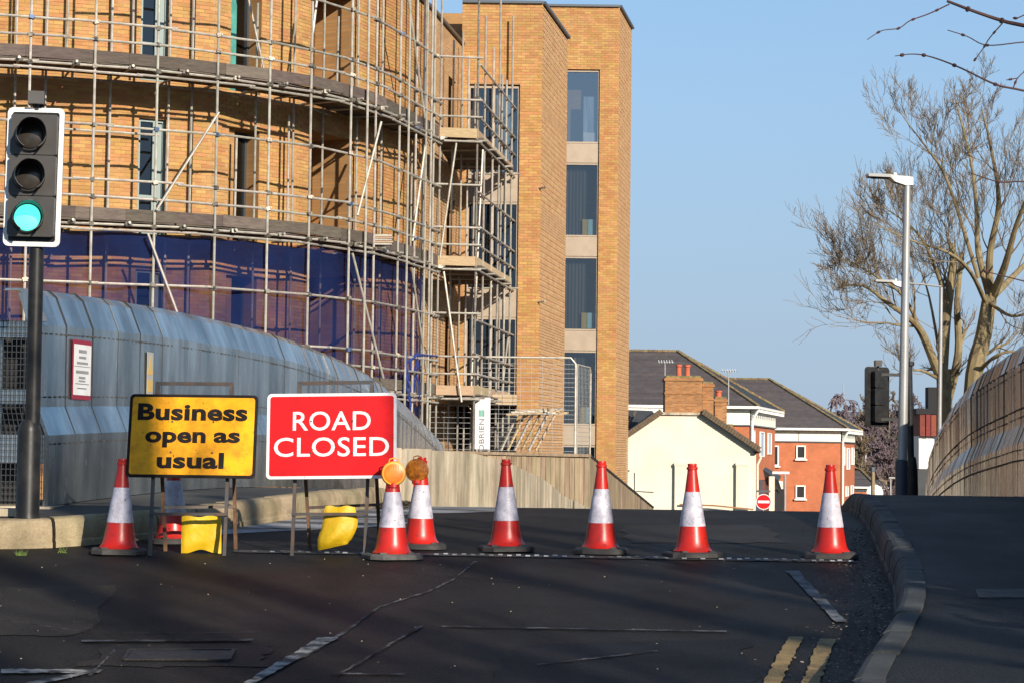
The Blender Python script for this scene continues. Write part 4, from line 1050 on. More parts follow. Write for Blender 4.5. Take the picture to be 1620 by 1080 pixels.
# sandbags hung over the lower bars
def sandbag(px0, px1, py0, py1, Y, label, bulge, skew, seed):
    g = random.Random(seed); t = thing('sandbag', label, 'sandbag', 'yellow sandbags weighting the trestles')
    NX, NZ = 18, 16; q = MB(); rowsF = []
    for side in (0, 1):
        for j in range(NZ+1):
            v = j/NZ
            for i in range(NX+1):
                u = i/NX; ww = 1 if bulge < .07 else .80+.20*math.sin(math.pi*(v*.9+.05)); px = px0+(px1-px0)*(.5+(u-.5)*ww)+skew*(1-v)*14*(1 if bulge > .07 else .2)+(2.5*math.sin(v*7+seed) if bulge > .07 else 0); py = py0+(py1-py0)*v
                wob = .006*math.sin(u*9+seed+v*3)+.004*math.sin(v*13+u*4)+g.uniform(-.0015, .0015)
                edge = (math.sin(math.pi*min(1, max(0, u)))**.45)*(math.sin(math.pi*(v*.94+.03))**.4)
                lump = bulge*edge*(.5+.5*v)
                p = at(px, py, Y); p.y += -lump*.6+wob if side == 0 else lump*.4+wob
                if v > .75: p.z += (v-.75)*4*(.030*math.sin(u*math.pi)**3-.008) if bulge < .07 else (v-.75)*4*.05*u
                if v < .06: p.z += .006*math.sin(u*11)
                q.v.append(tuple(p))
    m_ = (NX+1)*(NZ+1)
    for s_ in (0, 1):
        for j in range(NZ):
            for i in range(NX):
                a = s_*m_+j*(NX+1)+i; f = (a, a+1, a+NX+2, a+NX+1); q.f.append(f if s_ else f[::-1]); q.m.append(0)
    b = [i for i in range(NX+1)] + [j*(NX+1)+NX for j in range(1, NZ+1)] + [NZ*(NX+1)+i for i in range(NX-1, -1, -1)] + [j*(NX+1) for j in range(NZ-1, 0, -1)]
    for k in range(len(b)):
        a, c = b[k], b[(k+1) % len(b)]; q.f.append((a, c, c+m_, a+m_)); q.m.append(0)
    q.build('bag', M_bag, t, True)
    q = MB(); pts = []
    for j in range(0, NZ+1, 2): v = q.v; pts.append(None)
    return t
sandbag(287, 350, 816, 873, 15.33, 'flat yellow sandbag hanging under the yellow sign', .05, .15, 2)
sandbag(500, 556, 800, 870, 15.33, 'lopsided bulging yellow sandbag under the red sign', .13, .9, 5)
# ================================================================== traffic signals
def hood(t, c, ax, r, L, mt):
    az = Vector(ax).normalized(); x = az.cross(Vector((0, 0, 1))).normalized(); y = x.cross(az)*-1; y = az.cross(x)
    up = x.cross(az); q = MB(); n = 26; 
    for r_ in (r, r-.004):
        for k in range(n+1):
            a = R(-62+304*k/n); ln = L*(.55+.45*max(0, math.sin(a)))
            d_ = x*math.cos(a)+up*math.sin(a)
            for h in (0, ln): q.v.append(tuple(Vector(c)+d_*r_+az*h))
    m_ = 2*(n+1)
    for s_ in (0, 1):
        for k in range(n):
            a = s_*m_+2*k; q.f.append((a, a+1, a+3, a+2)); q.m.append(0)
    for k in range(n): a = 2*k+1; q.f.append((a, a+2, a+2+m_, a+m_)); q.m.append(0)
    return q.build('visor', mt, t, True)
ts = thing('traffic_signal', 'black traffic signal post showing a green light at the left kerb corner', 'traffic light')
Yt = 15.62
c = at(53, 280, Yt); W, H = .448, 1.095
Mt = Matrix.Translation(c) @ Matrix.Rotation(R(.75), 4, 'Y')
q = MB(); q.poly(rounded(W, H, .045), Mt @ Matrix.Translation((0, .02, 0)), .004); q.build('backing_board', M_black, ts)
o = rounded(W, H, .045); i_ = rounded(W-.078, H-.072, .02); q = MB(); n = len(o)
for oo, yy in ((o, .012), (i_, .012)): q.v += [tuple(Mt @ Vector((x, yy, z))) for x, z in oo]
for k in range(n): q.f.append((k, (k+1) % n, n+(k+1) % n, n+k)); q.m.append(0)
q.build('white_border', M_white, ts)
for k in range(3):
    z0 = .322*(1-k)+.005
    q = MB(); q.poly(rounded(.362, .316, .018), Mt @ Matrix.Translation((0, -.05, z0)), .07); ax_ = Vector((.30, -1, .0))
    q.build('aspect_housing', M_housing, ts)
    lc = Mt @ Vector((-.022, -.052, z0-.012))
    q = MB(); q.lathe([(.126, 0), (.126, .02), (.118, .03), (.108, .03)], 36, c=lc, ax=(0, -1, 0), cap=False); q.build('bezel', M_visor, ts, True)
    q = MB(); q.lathe([(.105, 0), (.098, .014), (.07, .026), (.03, .033), (.003, .035)], 36, c=lc-V(0, .004, 0), ax=(0, -1, 0)); q.build('lens', M_green if k == 2 else M_lens, ts, True)
    hood(ts, lc-V(0, .012, 0), ax_, .114, .25, M_visor)
q = MB(); q.tube([at(58, 392, Yt+.09), at(51, 690, Yt+.09)], .058, 20); q.build('post', M_black, ts, True)
pb = at(51, 670, Yt+.09); fb_ = V(pb.x-.02, pb.y, zr(Yt)+KH-.02)
q = MB(); q.lathe([(.100, 0), (.098, .03), (.092, .06), (.092, pb.z-fb_.z-.06), (.085, pb.z-fb_.z-.02), (.060, pb.z-fb_.z+.03)], 24, c=fb_); q.build('post_base', M_black, ts, True)
for z in (.35, -.35):
    q = MB(); q.bar(Mt @ Vector((0, .02, z)), at(57, 300, Yt+.09)+V(0, 0, z), .05); q.build('bracket', M_black, ts)
q = MB(); q.tube([at(59, 398, Yt+.09), at(61, 168, Yt+.09)], .045, 12); q.build('upper_post', M_black, ts)
d_ = at(58, 156, Yt); q = MB(); q.box(d_, (.125, .12, .10), (.98, .15, 0), (-.15, .98, 0)); q.box(d_+V(0, .02, -.06), (.03, .03, .06)); q.build('detector', M_housing, ts)
# far signal, seen from behind
fs = thing('traffic_signal', 'traffic signal head seen from behind, bracketed to a slim black post by the lamp column', 'traffic light')
Yf = 33.6; g = spl([(0, 0), (1, 1)])
pt_, pb_ = at(1438, 575, Yf), at(1443, 785, Yf); pb_.z = zr(Yf)+KH-.02
q = MB(); q.tube([pb_, pt_], .055, 14); q.build('post', M_black, fs)
q = MB(); q.lathe([(.11, 0), (.10, .5), (.085, .8), (.07, .95), (.055, 1.0)], 16, c=pb_); q.build('post_base', M_black, fs)
q = MB(); q.lathe([(.03, 0), (.03, .2), (.09, .22), (.09, .28), (.0, .3)], 12, c=pt_-V(0, 0, .25)); q.build('post_cap', M_black, fs)
hc = at(1387, 627, Yf); Mh = Matrix.Translation(hc) @ Matrix.Rotation(R(206), 4, 'Z')
q = MB(); q.poly(rounded(.50, 1.0, .06), Mh @ Matrix.Translation((0, .0, 0)), .012); q.build('backing_board', M_black, fs)
q = MB()
for k in range(3): q.poly(rounded(.26, .28, .03), Mh @ Matrix.Translation((0, .012, .29*(1-k))), .12)
q.build('aspect_housing', M_black, fs)
for k in range(3): hood(fs, Mh @ Vector((0, -.01, .29*(1-k))), Mh.to_3x3() @ Vector((0, -1, 0)), .11, .2, M_visor)
for z in (.37, -.38):
    q = MB(); q.bar(Mh @ Vector((0, .10, z)), V(pt_.x, Yf, hc.z+z), .06, .05); q.build('bracket_arm', M_black, fs)
q = MB(); cc = hc+V(.02, 0, .56); q.box(cc, (.11, .16, .10)); q.tube([cc-V(0, 0, .12), cc], .02, 8); q.build('detector', M_housing, fs)
# ================================================================== street lamps
def lamp(px_top, py_top, px_b, Y, label, r0_, k=1.0, arm=0):
    t = thing('street_lamp', label, 'street lamp', 'slim grey lamp columns past the bridge')
    a = at(px_b, 780, Y); a.z = zr(Y)+KH*(Y < 50)-.02; b = at(px_top, py_top, Y)
    q = MB(); q.tube([a, a.lerp(b, .2), b], [r0_, r0_*.95, r0_*.68], 18, cap=True); q.build('column', M_ltube, t, True)
    if k == 1.0:
        c2_ = V(a.x, a.y, 0); z1 = at(px_b, 728, Y).z
        q = MB(); q.lathe([(r0_*1.22, 0), (r0_*1.22, z1-a.z), (r0_*1.0, z1-a.z+.02)], 18, c=a); q.build('base_section', M_navy, t, True)
    if arm:
        q = MB(); q.tube([b+V(0, 0, .02), b+V(-arm*.5, 0, .07), b+V(-arm, 0, .09)], .022, 8); q.build('arm', M_ltube, t, True); b = b+V(-arm, 0, .02)
    q = MB(); L = .66; W_ = .13
    secs = [(-L, .006, .035, .10), (-L*.98, 0, .05, .13), (-L*.45, -.01, .055, .13), (-.22, -.05, .10, .10), (-.03, -.085, .15, .075), (.09, -.085, .13, .06)]
    for x, z, h, w_ in secs: q.v += [(b.x+x*k, b.y-w_, b.z+.115+z-h/2), (b.x+x*k, b.y+w_, b.z+.115+z-h/2), (b.x+x*k, b.y+w_*.8, b.z+.115+z+h/2), (b.x+x*k, b.y-w_*.8, b.z+.115+z+h/2)]
    for i in range(len(secs)-1):
        for j in range(4): q.f.append((4*i+j, 4*i+(j+1) % 4, 4*i+4+(j+1) % 4, 4*i+4+j)); q.m.append(0)
    q.f += [(0, 1, 2, 3), tuple(4*(len(secs)-1)+j for j in (3, 2, 1, 0))]; q.m += [0, 0]
    q.build('lamp_head', M_lhead, t)
    q = MB(); q.box((b.x-.42*k, b.y, b.z+.115-.035), (.32, .18, .012)); q.build('led_panel', M_dark, t)
    q = MB(); q.lathe([(.035, 0), (.035, .03), (.02, .045)], 12, c=(b.x-.2, b.y, b.z+.125)); q.build('photocell', M_white, t, True)
lamp(1435, 290, 1426, 32.5, 'tall grey street lamp column nearest the right parapet', .083)
lamp(1489, 455, 1484, 46.0, 'second lamp half hidden in the bare tree branches', .06, 1.05, .85)
# ================================================================== notices on the left parapet
def on_parapet(fpx, h0, h1, w_, Yc):
    n = V(1, (LPX(Yc)-LPX(Yc+.5))/.5*-1*-1, 0); dx = (LPX(Yc+.3)-LPX(Yc-.3))/.6; t = V(dx, 1, 0).normalized(); nn = V(t.y, -t.x, 0)
    o = V(LPX(Yc)-.10, Yc, zr(Yc)+KH)+nn*.012; return o, t, nn
def plate(name, label, Yc, h0, h1, w_, cat_):
    t_ = thing(name, label, cat_); o, t, n = on_parapet(0, h0, h1, w_, Yc)
    M = Matrix(((t.x, -n.x, 0, o.x), (t.y, -n.y, 0, o.y), (0, 0, 1, o.z+(h0+h1)/2), (0, 0, 0, 1)))
    return t_, M
t_, Mn = plate('notice', 'white notice with dark red edges on the near end of the left parapet', 17.95, .90, 1.42, .42, 'notice')
q = MB(); q.poly(rounded(.44, .53, .01), Mn, .004); q.build('notice_board', M_noticered, t_)
q = MB(); q.poly(rounded(.40, .45, .005), Mn @ Matrix.Translation((.008, -.003, 0)), .003); q.build('notice_face', M_white, t_)
for z, w_, h_ in ((.165, .19, .03), (.11, .17, .022), (.06, .26, .022), (.03, .38, .005), (-.02, .30, .028), (-.07, .16, .022), (-.10, .16, .015), (-.125, .32, .007), (-.165, .22, .010)):
    n_ = 1 if h_ < .012 else int(w_/.024); q = MB()
    for k in range(n_):
        ww = w_/n_*(.72 if n_ > 1 else 1); q.poly([(x+(-w_/2+w_*(k+.5)/n_), zz+z) for x, zz in ((-ww/2, -h_/2), (ww/2, -h_/2), (ww/2, h_/2), (-ww/2, h_/2))], Mn @ Matrix.Translation((0, -.0045, 0)), .001)
    q.build('print_line', M_grey, t_, kind='stuff')
t_, Mn = plate('hazard_plate', 'narrow white and yellow hazard plate on the left parapet above the yellow sign', 19.7, .9, 1.4, .2, 'notice')
q = MB(); q.poly(rounded(.17, .44, .005), Mn, .004); q.build('plate_board', M_lhead, t_)
q = MB(); q.poly([(-.075, 0), (.075, 0), (0, .19)], Mn @ Matrix.Translation((0, -.002, 0)), .002); q.build('yellow_triangle', M_wood, t_)
q = MB(); q.poly([(-.07, -.17), (.07, -.17), (.07, -.05), (-.07, -.05)], Mn @ Matrix.Translation((0, -.002, 0)), .002); q.build('yellow_panel', M_wood, t_)
# ================================================================== houses beyond
def wall_quad(q, a, b, z0, z1): q.quad((a[0], a[1], z0), (b[0], b[1], z0), (b[0], b[1], z1), (a[0], a[1], z1))
ch = thing('cream_house', 'cream rendered gable end of a small house with a brick chimney', 'house')
Yc = 95.0
def C_(px, py, Y=Yc): return at(px, py, Y)
ql = C_(962, 712); qr = C_(1196, 712); ap1, ap2 = C_(1046, 655), C_(1111, 655)
zb = -5.6; yb = Yc+9
q = MB(); q.poly([(ql.x, zb), (qr.x, zb), (qr.x, qr.z), (ap2.x, ap2.z), (ap1.x, ap1.z), (ql.x, ql.z)], Matrix.Translation((0, Yc, 0)), .3); q.build('gable_wall', M_cream, ch)
q = MB(); wall_quad(q, (qr.x, Yc+.3), (qr.x+.3, yb), zb, qr.z); q.build('side_wall', M_rbrick, ch)
for a, b, nm in ((ap2, qr, 0), (ql, ap1, 1)):
    d = (b-a)*.06; a = a-d*(1 if nm else 0); b = b+d*(0 if nm else 1)
    q = MB(); q.add([a+V(0, -.2, .02), b+V(0, -.2, .02), b+V(0, 9, .02), a+V(0, 9, .02), a+V(0, -.2, .16), b+V(0, -.2, .16), b+V(0, 9, .16), a+V(0, 9, .16)], [(3, 2, 1, 0), (4, 5, 6, 7), (0, 1, 5, 4), (1, 2, 6, 5), (2, 3, 7, 6), (3, 0, 4, 7)])
    q.build('roof', M_slate, ch)
    n = 22
    for k in range(n):
        p = a.lerp(b, (k+.5)/n); dd = (b-a)/n; q = MB(); q.bar(p-dd*.5+V(0, -.22, .13), p+dd*.47+V(0, -.22, .15), .34, .26); q.build('verge_tile', M_vtile, ch)
q = MB(); q.box(((ap1.x+ap2.x)/2, Yc+.12, ap1.z+.05), (ap2.x-ap1.x+.1, .5, .12)); q.build('chimney_flashing', M_conc, ch)
def chimney(px0, px1, py0, py1, Y, dep, par, pots, courses=True):
    a, b = at(px0, py1, Y), at(px1, py0, Y); w_ = b.x-a.x; h = b.z-a.z
    q = MB(); q.box(((a.x+b.x)/2, Y+dep/2, (a.z+b.z)/2-.15), (w_, dep, h+.3)); c = q.build('chimney', M_cbrick, par)
    q = MB(); q.box(((a.x+b.x)/2, Y+dep/2, b.z-.10), (w_+.10, dep+.1, .12)); q.box(((a.x+b.x)/2, Y+dep/2, b.z-.75 if h > 1.3 else b.z-.3), (w_+.06, dep+.06, .09)); q.build('corbel_course', M_cbrick, c)
    q = MB(); q.box(((a.x+b.x)/2, Y+dep/2, b.z+.03), (w_*.94, dep*.9, .12)); q.build('flaunching', M_ridge, c)
    for px, pyt, r in pots:
        p = at(px, pyt, Y); q = MB(); hh = p.z-b.z; q.lathe([(r, 0), (r*.92, hh*.2), (r*.85, hh*.8), (r*1.08, hh*.84), (r*1.08, hh)], 14, c=(p.x, Y+dep*.4, b.z)); q.build('chimney_pot', M_pot, c, True)
    return c
chimney(1052, 1111, 597, 655, Yc+.05, 1.3, ch, ((1075.5, 575.5, .14), (1089, 576, .14)))
chimney(1111, 1129, 606, 668, Yc+.55, 2.2, ch, ())
chimney(1131, 1150, 630, 668, Yc+6.5, 1.0, ch, ((1138, 617, .17),))
chimney(1152, 1160, 673, 690, Yc+8, .5, ch, ())
for px, py in ((1067, 735), (1164, 735)):
    a = C_(px, py); q = MB(); q.box((a.x+.28, Yc-.11, (a.z+zb)/2), (.56, .22, a.z-zb)); b = q.build('buttress', M_cream, ch)
    q = MB(); q.box((a.x+.28, Yc-.12, a.z+.04), (.62, .26, .12)); q.build('cap', M_cream, b)
def rod(name, pts, r, mt, par): q = MB(); q.tube(pts, r, 6); return q.build(name, mt, par)
rod('pipe', [C_(1075, 797, Yc-.4), C_(1130, 799, Yc-.4), C_(1192, 805, Yc-.4)], .04, M_cbrick, ch)
rod('cable', [C_(1004, 747, Yc-.03), C_(1004, 776, Yc-.03), C_(1034, 778, Yc-.03)], .02, M_coping, ch)
rod('cable', [C_(988, 743, Yc-.03), C_(996, 744, Yc-.03)], .03, M_coping, ch)
rod('gutter', [C_(1190, 716, Yc-.1), C_(1196, 716, Yc-.1)] , .08, M_coping, ch)
rod('gutter', [(qr.x+.15, Yc-.1, qr.z-.05), (qr.x+.25, yb, qr.z-.05)], .09, M_coping, ch)
rod('downpipe', [C_(1204, 722, Yc+3), C_(1198, 735, Yc+3), C_(1198, 800, Yc+3)], .07, M_cream, ch)
def aerial(px, py0, py1, Y, label):
    t = thing('tv_aerial', label, 'aerial'); a = at(px, py1, Y); b = at(px, py0, Y)
    rod('mast', [a, b], .035, M_ltube, t); rod('boom', [b+V(-.35, 0, .0), b+V(.45, 0, .02)], .03, M_ltube, t)
    q = MB()
    for k in range(6): q.bar(b+V(-.3+k*.13, -.15, -.02), b+V(-.3+k*.13, .15, .12), .03)
    q.build('elements', M_white, t, kind='stuff')
aerial(1052, 573, 640, Yc+3, 'small TV aerial beside the brick chimney top')
aerial(1152.5, 587, 640, Yc+7, 'tall TV aerial in front of the slate roof valley')
# small roofs left of the cream gable
lr = thing('lean_to_roof', 'low dark slate roof tucked between the brick tower and the cream gable', 'roof')
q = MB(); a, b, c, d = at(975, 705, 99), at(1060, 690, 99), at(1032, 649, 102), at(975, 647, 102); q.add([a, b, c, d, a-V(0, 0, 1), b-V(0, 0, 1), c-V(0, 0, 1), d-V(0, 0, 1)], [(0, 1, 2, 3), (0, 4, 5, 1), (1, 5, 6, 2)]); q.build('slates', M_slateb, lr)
rod('hip_tile', [at(1005, 651, 101), at(985, 690, 98.8)], .07, M_vtile, lr)
q = MB(); q.box(at(1030, 656, 103), (2.4, .1, .7)); q.build('gable_end', M_wband, lr)
# hipped apartment blocks
def hip_block(name, label, A, B, C, ridge, ze, zband, zg, nsl, over=.55, left_open=True):
    """A-B front wall, B-C right wall (plan points), ridge (x0,y0)-(x1,y1), z of ridge"""
    t = thing(name, label, 'building'); (rx0, ry0), (rx1, ry1), rz = ridge
    A, B, C = (V(*p, 0) for p in (A, B, C)); D = A+(C-B)
    for a, b in ((A, B), (B, C), (C, D)):
        q = MB(); wall_quad(q, a, b, zg, zband); q.build('brick_wall', M_rbrick, t)
        n = max(2, int((b-a).length/2.4))
        nn = V((b-a).y, -(b-a).x, 0).normalized()*.04
        for k in range(n):
            u, v = a.lerp(b, k/n)+nn, a.lerp(b, (k+.985)/n)+nn; q = MB(); wall_quad(q, u, v, zband, ze); q.build('white_panel', M_wband, t)
        q = MB(); q.bar(a+V(0, 0, zband)+nn*2, b+V(0, 0, zband)+nn*2, .08, .08); q.build('band_trim', M_coping, t)
    f = (B-A).normalized(); s = (C-B).normalized(); A2 = A-f*over-s*over; B2_ = B+f*over-s*over; C2 = C+f*over+s*over; D2_ = D-f*over+s*over
    P0, P1 = V(rx0, ry0, rz), V(rx1, ry1, rz); up = V(0, 0, ze+.12)
    # slate courses as separate strips on each plane
    def plane(a, b, c, d, mt, n):
        for k in range(n):
            u0_, u1_ = k/n, (k+1)/n; p0, p1, p2, p3_ = a.lerp(d, u0_), b.lerp(c, u0_), b.lerp(c, u1_), a.lerp(d, u1_)
            nr = (p1-p0).cross(p3_-p0).normalized()
            if nr.z < 0: nr = -nr
            q = MB(); q.quad(p0+nr*.035, p1+nr*.035, p2+nr*.005, p3_+nr*.005); q.quad(p0, p1, p1+nr*.035, p0+nr*.035); q.build('slate_course', mt, t)
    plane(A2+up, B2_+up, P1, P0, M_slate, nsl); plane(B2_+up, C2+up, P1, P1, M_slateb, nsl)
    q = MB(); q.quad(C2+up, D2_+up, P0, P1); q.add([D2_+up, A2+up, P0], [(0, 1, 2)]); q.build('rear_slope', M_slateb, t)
    def ridge_tiles(a, b, n):
        q = MB()
        for k in range(n):
            p, r = a.lerp(b, k/n), a.lerp(b, (k+.93)/n); q.bar(p+V(0, 0, .05+rnd.uniform(-.015, .02)), r+V(0, 0, .05), .26, .14)
        q.build('ridge_tiles', M_ridge, t, kind='stuff')
    ridge_tiles(P0, P1, 22); ridge_tiles(P1, B2_+up, 34); ridge_tiles(P1, C2+up, 34)
    q = MB(); q.add([p+V(0, 0, ze-.04) for p in (A2, B2_, C2, D2_)], [(0, 1, 2, 3)]); q.build('soffit', M_wtrim, t)
    for a, b in ((A2, B2_), (B2_, C2)):
        q = MB(); q.bar(a+V(0, 0, ze+.08), b+V(0, 0, ze+.08), .12, .16); q.build('gutter', M_wtrim, t)
    # dentil brackets along the right eave
    n = 14; q = MB()
    for k in range(n): p = B2_.lerp(C2, (k+.5)/n)+V(0, 0, ze-.12); q.box(p, (.14, .25, .16))
    q.build('eave_brackets', M_wtrim, t, kind='stuff')
    rod('downpipe', [B2_+V(0, 0, ze)+s*.3, B+V(.1, -.1, ze-.75), B+V(.1, -.1, zg)], .09, M_wtrim, t)
    return t
def win(t, a, b, z0, z1, sill=True, slim=False):
    a = V(*a, 0); b = V(*b, 0); d = (b-a).normalized(); n = V(d.y, -d.x, 0); L = (b-a).length; fwid = .09 if not slim else .07; q = MB()
    def fb(x0, x1, c, e): q.box(a+d*((x0+x1)/2)+V(0, 0, (c+e)/2)+n*.03, (x1-x0, .10, e-c), d, -n)
    fb(0, fwid, z0, z1); fb(L-fwid, L, z0, z1); fb(fwid, L-fwid, z0, z0+fwid); fb(fwid, L-fwid, z1-fwid, z1)
    f = q.build('window', M_wtrim, t)
    q = MB(); c = a+n*.02; e = b+n*.02; wall_quad(q, c+d*fwid, e-d*fwid, z0+fwid, z1-fwid); q.build('pane', M_dark if not slim else M_blind, f)
    if sill: q = MB(); q.box(a+d*L/2+n*.08+V(0, 0, z0-.06), (L+.2, .2, .10), d, -n); q.build('sill', M_wtrim, f)
def pxz(px, Y): return (at(px, 700, Y).x, Y)
b1 = hip_block('apartment_block', 'red brick apartment block with slate hip roof and white band, just behind the chimney', pxz(880, 125), pxz(1187, 125), pxz(1226, 140),
    (pxz(900, 133), pxz(1070, 133), at(1070, 556, 133).z), at(1170, 646, 125).z, at(1170, 672, 125).z, -5.6, 26)
b2 = hip_block('apartment_block', 'larger red brick apartment block at the bottom of the road with small white windows', pxz(1130, 145), pxz(1331, 145), pxz(1352, 156),
    (pxz(1140, 153), pxz(1216, 153), at(1216, 600, 153).z), at(1280, 680, 145).z, at(1280, 698, 145).z, -6.2, 22)
def wpx_(t, px0, px1, py0, py1, Y, **k): a, b = at(px0, py1, Y), at(px1, py0, Y); win(t, (a.x, Y), (b.x, Y), a.z, b.z, **k)
for a in ((1259.5, 1274.5, 704, 725), (1258.5, 1274, 767, 788), (1223, 1232, 704, 736), (1304, 1306, 704, 705)): 
    if a[1]-a[0] > 5: wpx_(b2, *a, 144.96)
def rwin(t, Bp, Cp, fr0, fr1, z0, z1):
    B_, C2_ = V(*Bp, 0), V(*Cp, 0); a, b = B_.lerp(C2_, fr0), B_.lerp(C2_, fr1); n = V((b-a).y, -(b-a).x, 0).normalized()*.02; a += n; b += n
    win(t, (a.x, a.y), (b.x, b.y), z0, z1, slim=True, sill=False)
B_, C3 = pxz(1187, 125), pxz(1226, 140)
for f0, f1, pa, pb2 in ((.04, .13, 681, 705), (.35, .50, 682, 722), (.67, .80, 683, 718)): rwin(b1, B_, C3, f0, f1, at(1200, pb2, 131).z, at(1200, pa, 131).z)
B_, C3 = pxz(1331, 145), pxz(1352, 156)
for f0, f1, pa, pb2 in ((.05, .2, 706, 735), (.38, .56, 708, 742), (.75, .9, 707, 735), (.3, .45, 768, 784), (.7, .85, 768, 784)): rwin(b2, B_, C3, f0, f1, at(1340, pb2, 150).z, at(1340, pa, 150).z)
b3 = hip_block('bungalow', 'low slate-roofed red brick building right of the apartment block', pxz(1340, 172), pxz(1382, 172), pxz(1398, 182),
    (pxz(1345, 178), pxz(1362, 178), at(1350, 743, 178).z), at(1380, 772, 172).z, at(1380, 776, 172).z, -6.5, 8, .4)
# cottages right of the cream gable
ct = thing('shop_front', 'pale rendered shop with dark canopy squeezed right of the cream house', 'building')
q = MB(); a, b = at(1210, 760, 103), at(1238, 830, 103); q.box(((a.x+b.x)/2, 105, (a.z+b.z)/2-.3), (b.x-a.x, 4, a.z-b.z+.6)); q.build('wall', M_wband, ct)
q = MB(); q.quad(at(1207, 742, 103), at(1232, 760, 102.5), at(1238, 778, 102.5), at(1212, 766, 103)); q.quad(at(1207, 742, 103), at(1232, 760, 102.5), at(1236, 752, 107), at(1211, 738, 107)); q.build('roof', M_slateb, ct)
q = MB(); a = at(1221, 762, 102.6); q.box((a.x, 102.7, a.z-1.0), (.28, .3, 2.6)); q.build('pilaster', M_cream, ct)
q = MB(); a = at(1230, 790, 102.6); q.box((a.x, 102.8, a.z), (.8, .1, 1.1)); q.build('window', M_dark, ct)
sl2 = thing('street_lamp', 'short white-headed lamp in front of the far apartment block', 'street lamp')
rod('column', [at(1242, 815, 100), at(1242, 750, 100)], .06, M_ltube, sl2); q = MB(); a = at(1235, 747, 100); q.box(a, (.85, .22, .12)); q.build('lamp_head', M_white, sl2)
ne = thing('no_entry_sign', 'round red no entry sign with a white bar beyond the crest', 'road sign')
a = at(1208, 793, 86); q = MB(); q.lathe([(.335, 0), (.335, .02)], 36, c=a, ax=(0, -1, 0)); q.build('rim', M_white, ne)
q = MB(); q.lathe([(.300, .02), (.300, .026)], 36, c=a, ax=(0, -1, 0)); q.build('red_disc', M_signred, ne)
q = MB(); q.box(a+V(0, -.031, 0), (.50, .008, .11)); q.build('white_bar', M_signw, ne)
rod('pole', [a+V(0, .04, .25), V(a.x, a.y+.04, zr(86)-.2)], .04, M_ltube, ne)
q = MB(); q.box(a+V(0, .1, .45), (.6, .1, .08)); q.build('sign_light', M_coping, ne)
rs_ = thing('road_sign', 'round sign seen from the back near the bungalow', 'road sign'); a = at(1384, 779, 120)
q = MB(); q.lathe([(.5, 0), (.5, .03)], 24, c=a, ax=(0, -1, 0)); q.build('disc', M_white, rs_); rod('pole', [a+V(0, .04, 0), a-V(0, -.04, 2)], .05, M_ltube, rs_)
tp = thing('telegraph_pole', 'brown wooden pole in front of the bungalow', 'pole'); rod('pole_shaft', [at(1381, 800, 110), at(1381, 740, 110)], .11, M_fence, tp); rod('pole_top', [at(1381, 745, 110), at(1381, 738, 110)], .16, M_coping, tp)
sl3 = thing('street_lamp', 'tiny distant lamp between the pole and the grey column', 'street lamp'); rod('column', [at(1409, 800, 140), at(1409, 756, 140)], .06, M_ltube, sl3); q = MB(); q.box(at(1413, 755, 140), (.6, .2, .1)); q.build('lamp_head', M_lhead, sl3)
# tile-hung house behind the right parapet
hh = thing('tile_hung_house', 'dark red tile-hung house end half hidden behind the right parapet', 'house')
a, b = at(1455, 655, 78), at(1540, 690, 78)
for k in range(12):
    q = MB(); x0 = a.x+k*.22; q.box((x0+.1, 78, (a.z+b.z)/2), (.17 if k % 2 else .2, .1+.05*(k % 2), a.z-b.z)); q.build('tile_panel', M_hang, hh)
q = MB(); q.box((a.x+1.2, 80, (a.z+b.z)/2), (2.4, 3.8, a.z-b.z)); q.build('upper_wall', M_hang, hh)
q = MB(); c = at(1455, 741, 78.1); q.box((a.x+.3, 80.1, (b.z+c.z)/2), (.6, 3.9, b.z-c.z)); q.build('lower_wall', M_wband, hh)
q = MB(); q.box((a.x+.9, 80.15, c.z-2.2), (1.85, 3.9, 4.4)); q.build('dark_plinth', M_slateb, hh)
q = MB(); q.box((a.x+1.2, 80, a.z+.12), (2.7, 4.2, .22)); q.build('flat_roof', M_dark, hh)
q = MB(); c = at(1476, 640, 80); q.box(c, (.5, .6, 1.4)); q.build('chimney', M_dark, hh)
# ================================================================== hill and woods
rows = []
for Y in (205, 240, 300, 380, 480, 620, 800):
    rows.append([(X, Y, -5.6 + (Y-205)/595*16*(1.35+.25*math.sin(X*.013+.6)+.12*math.sin(X*.041))) for X in range(-600, 900, 25)])
grid_sheet('far_hill', rows, M_hill)
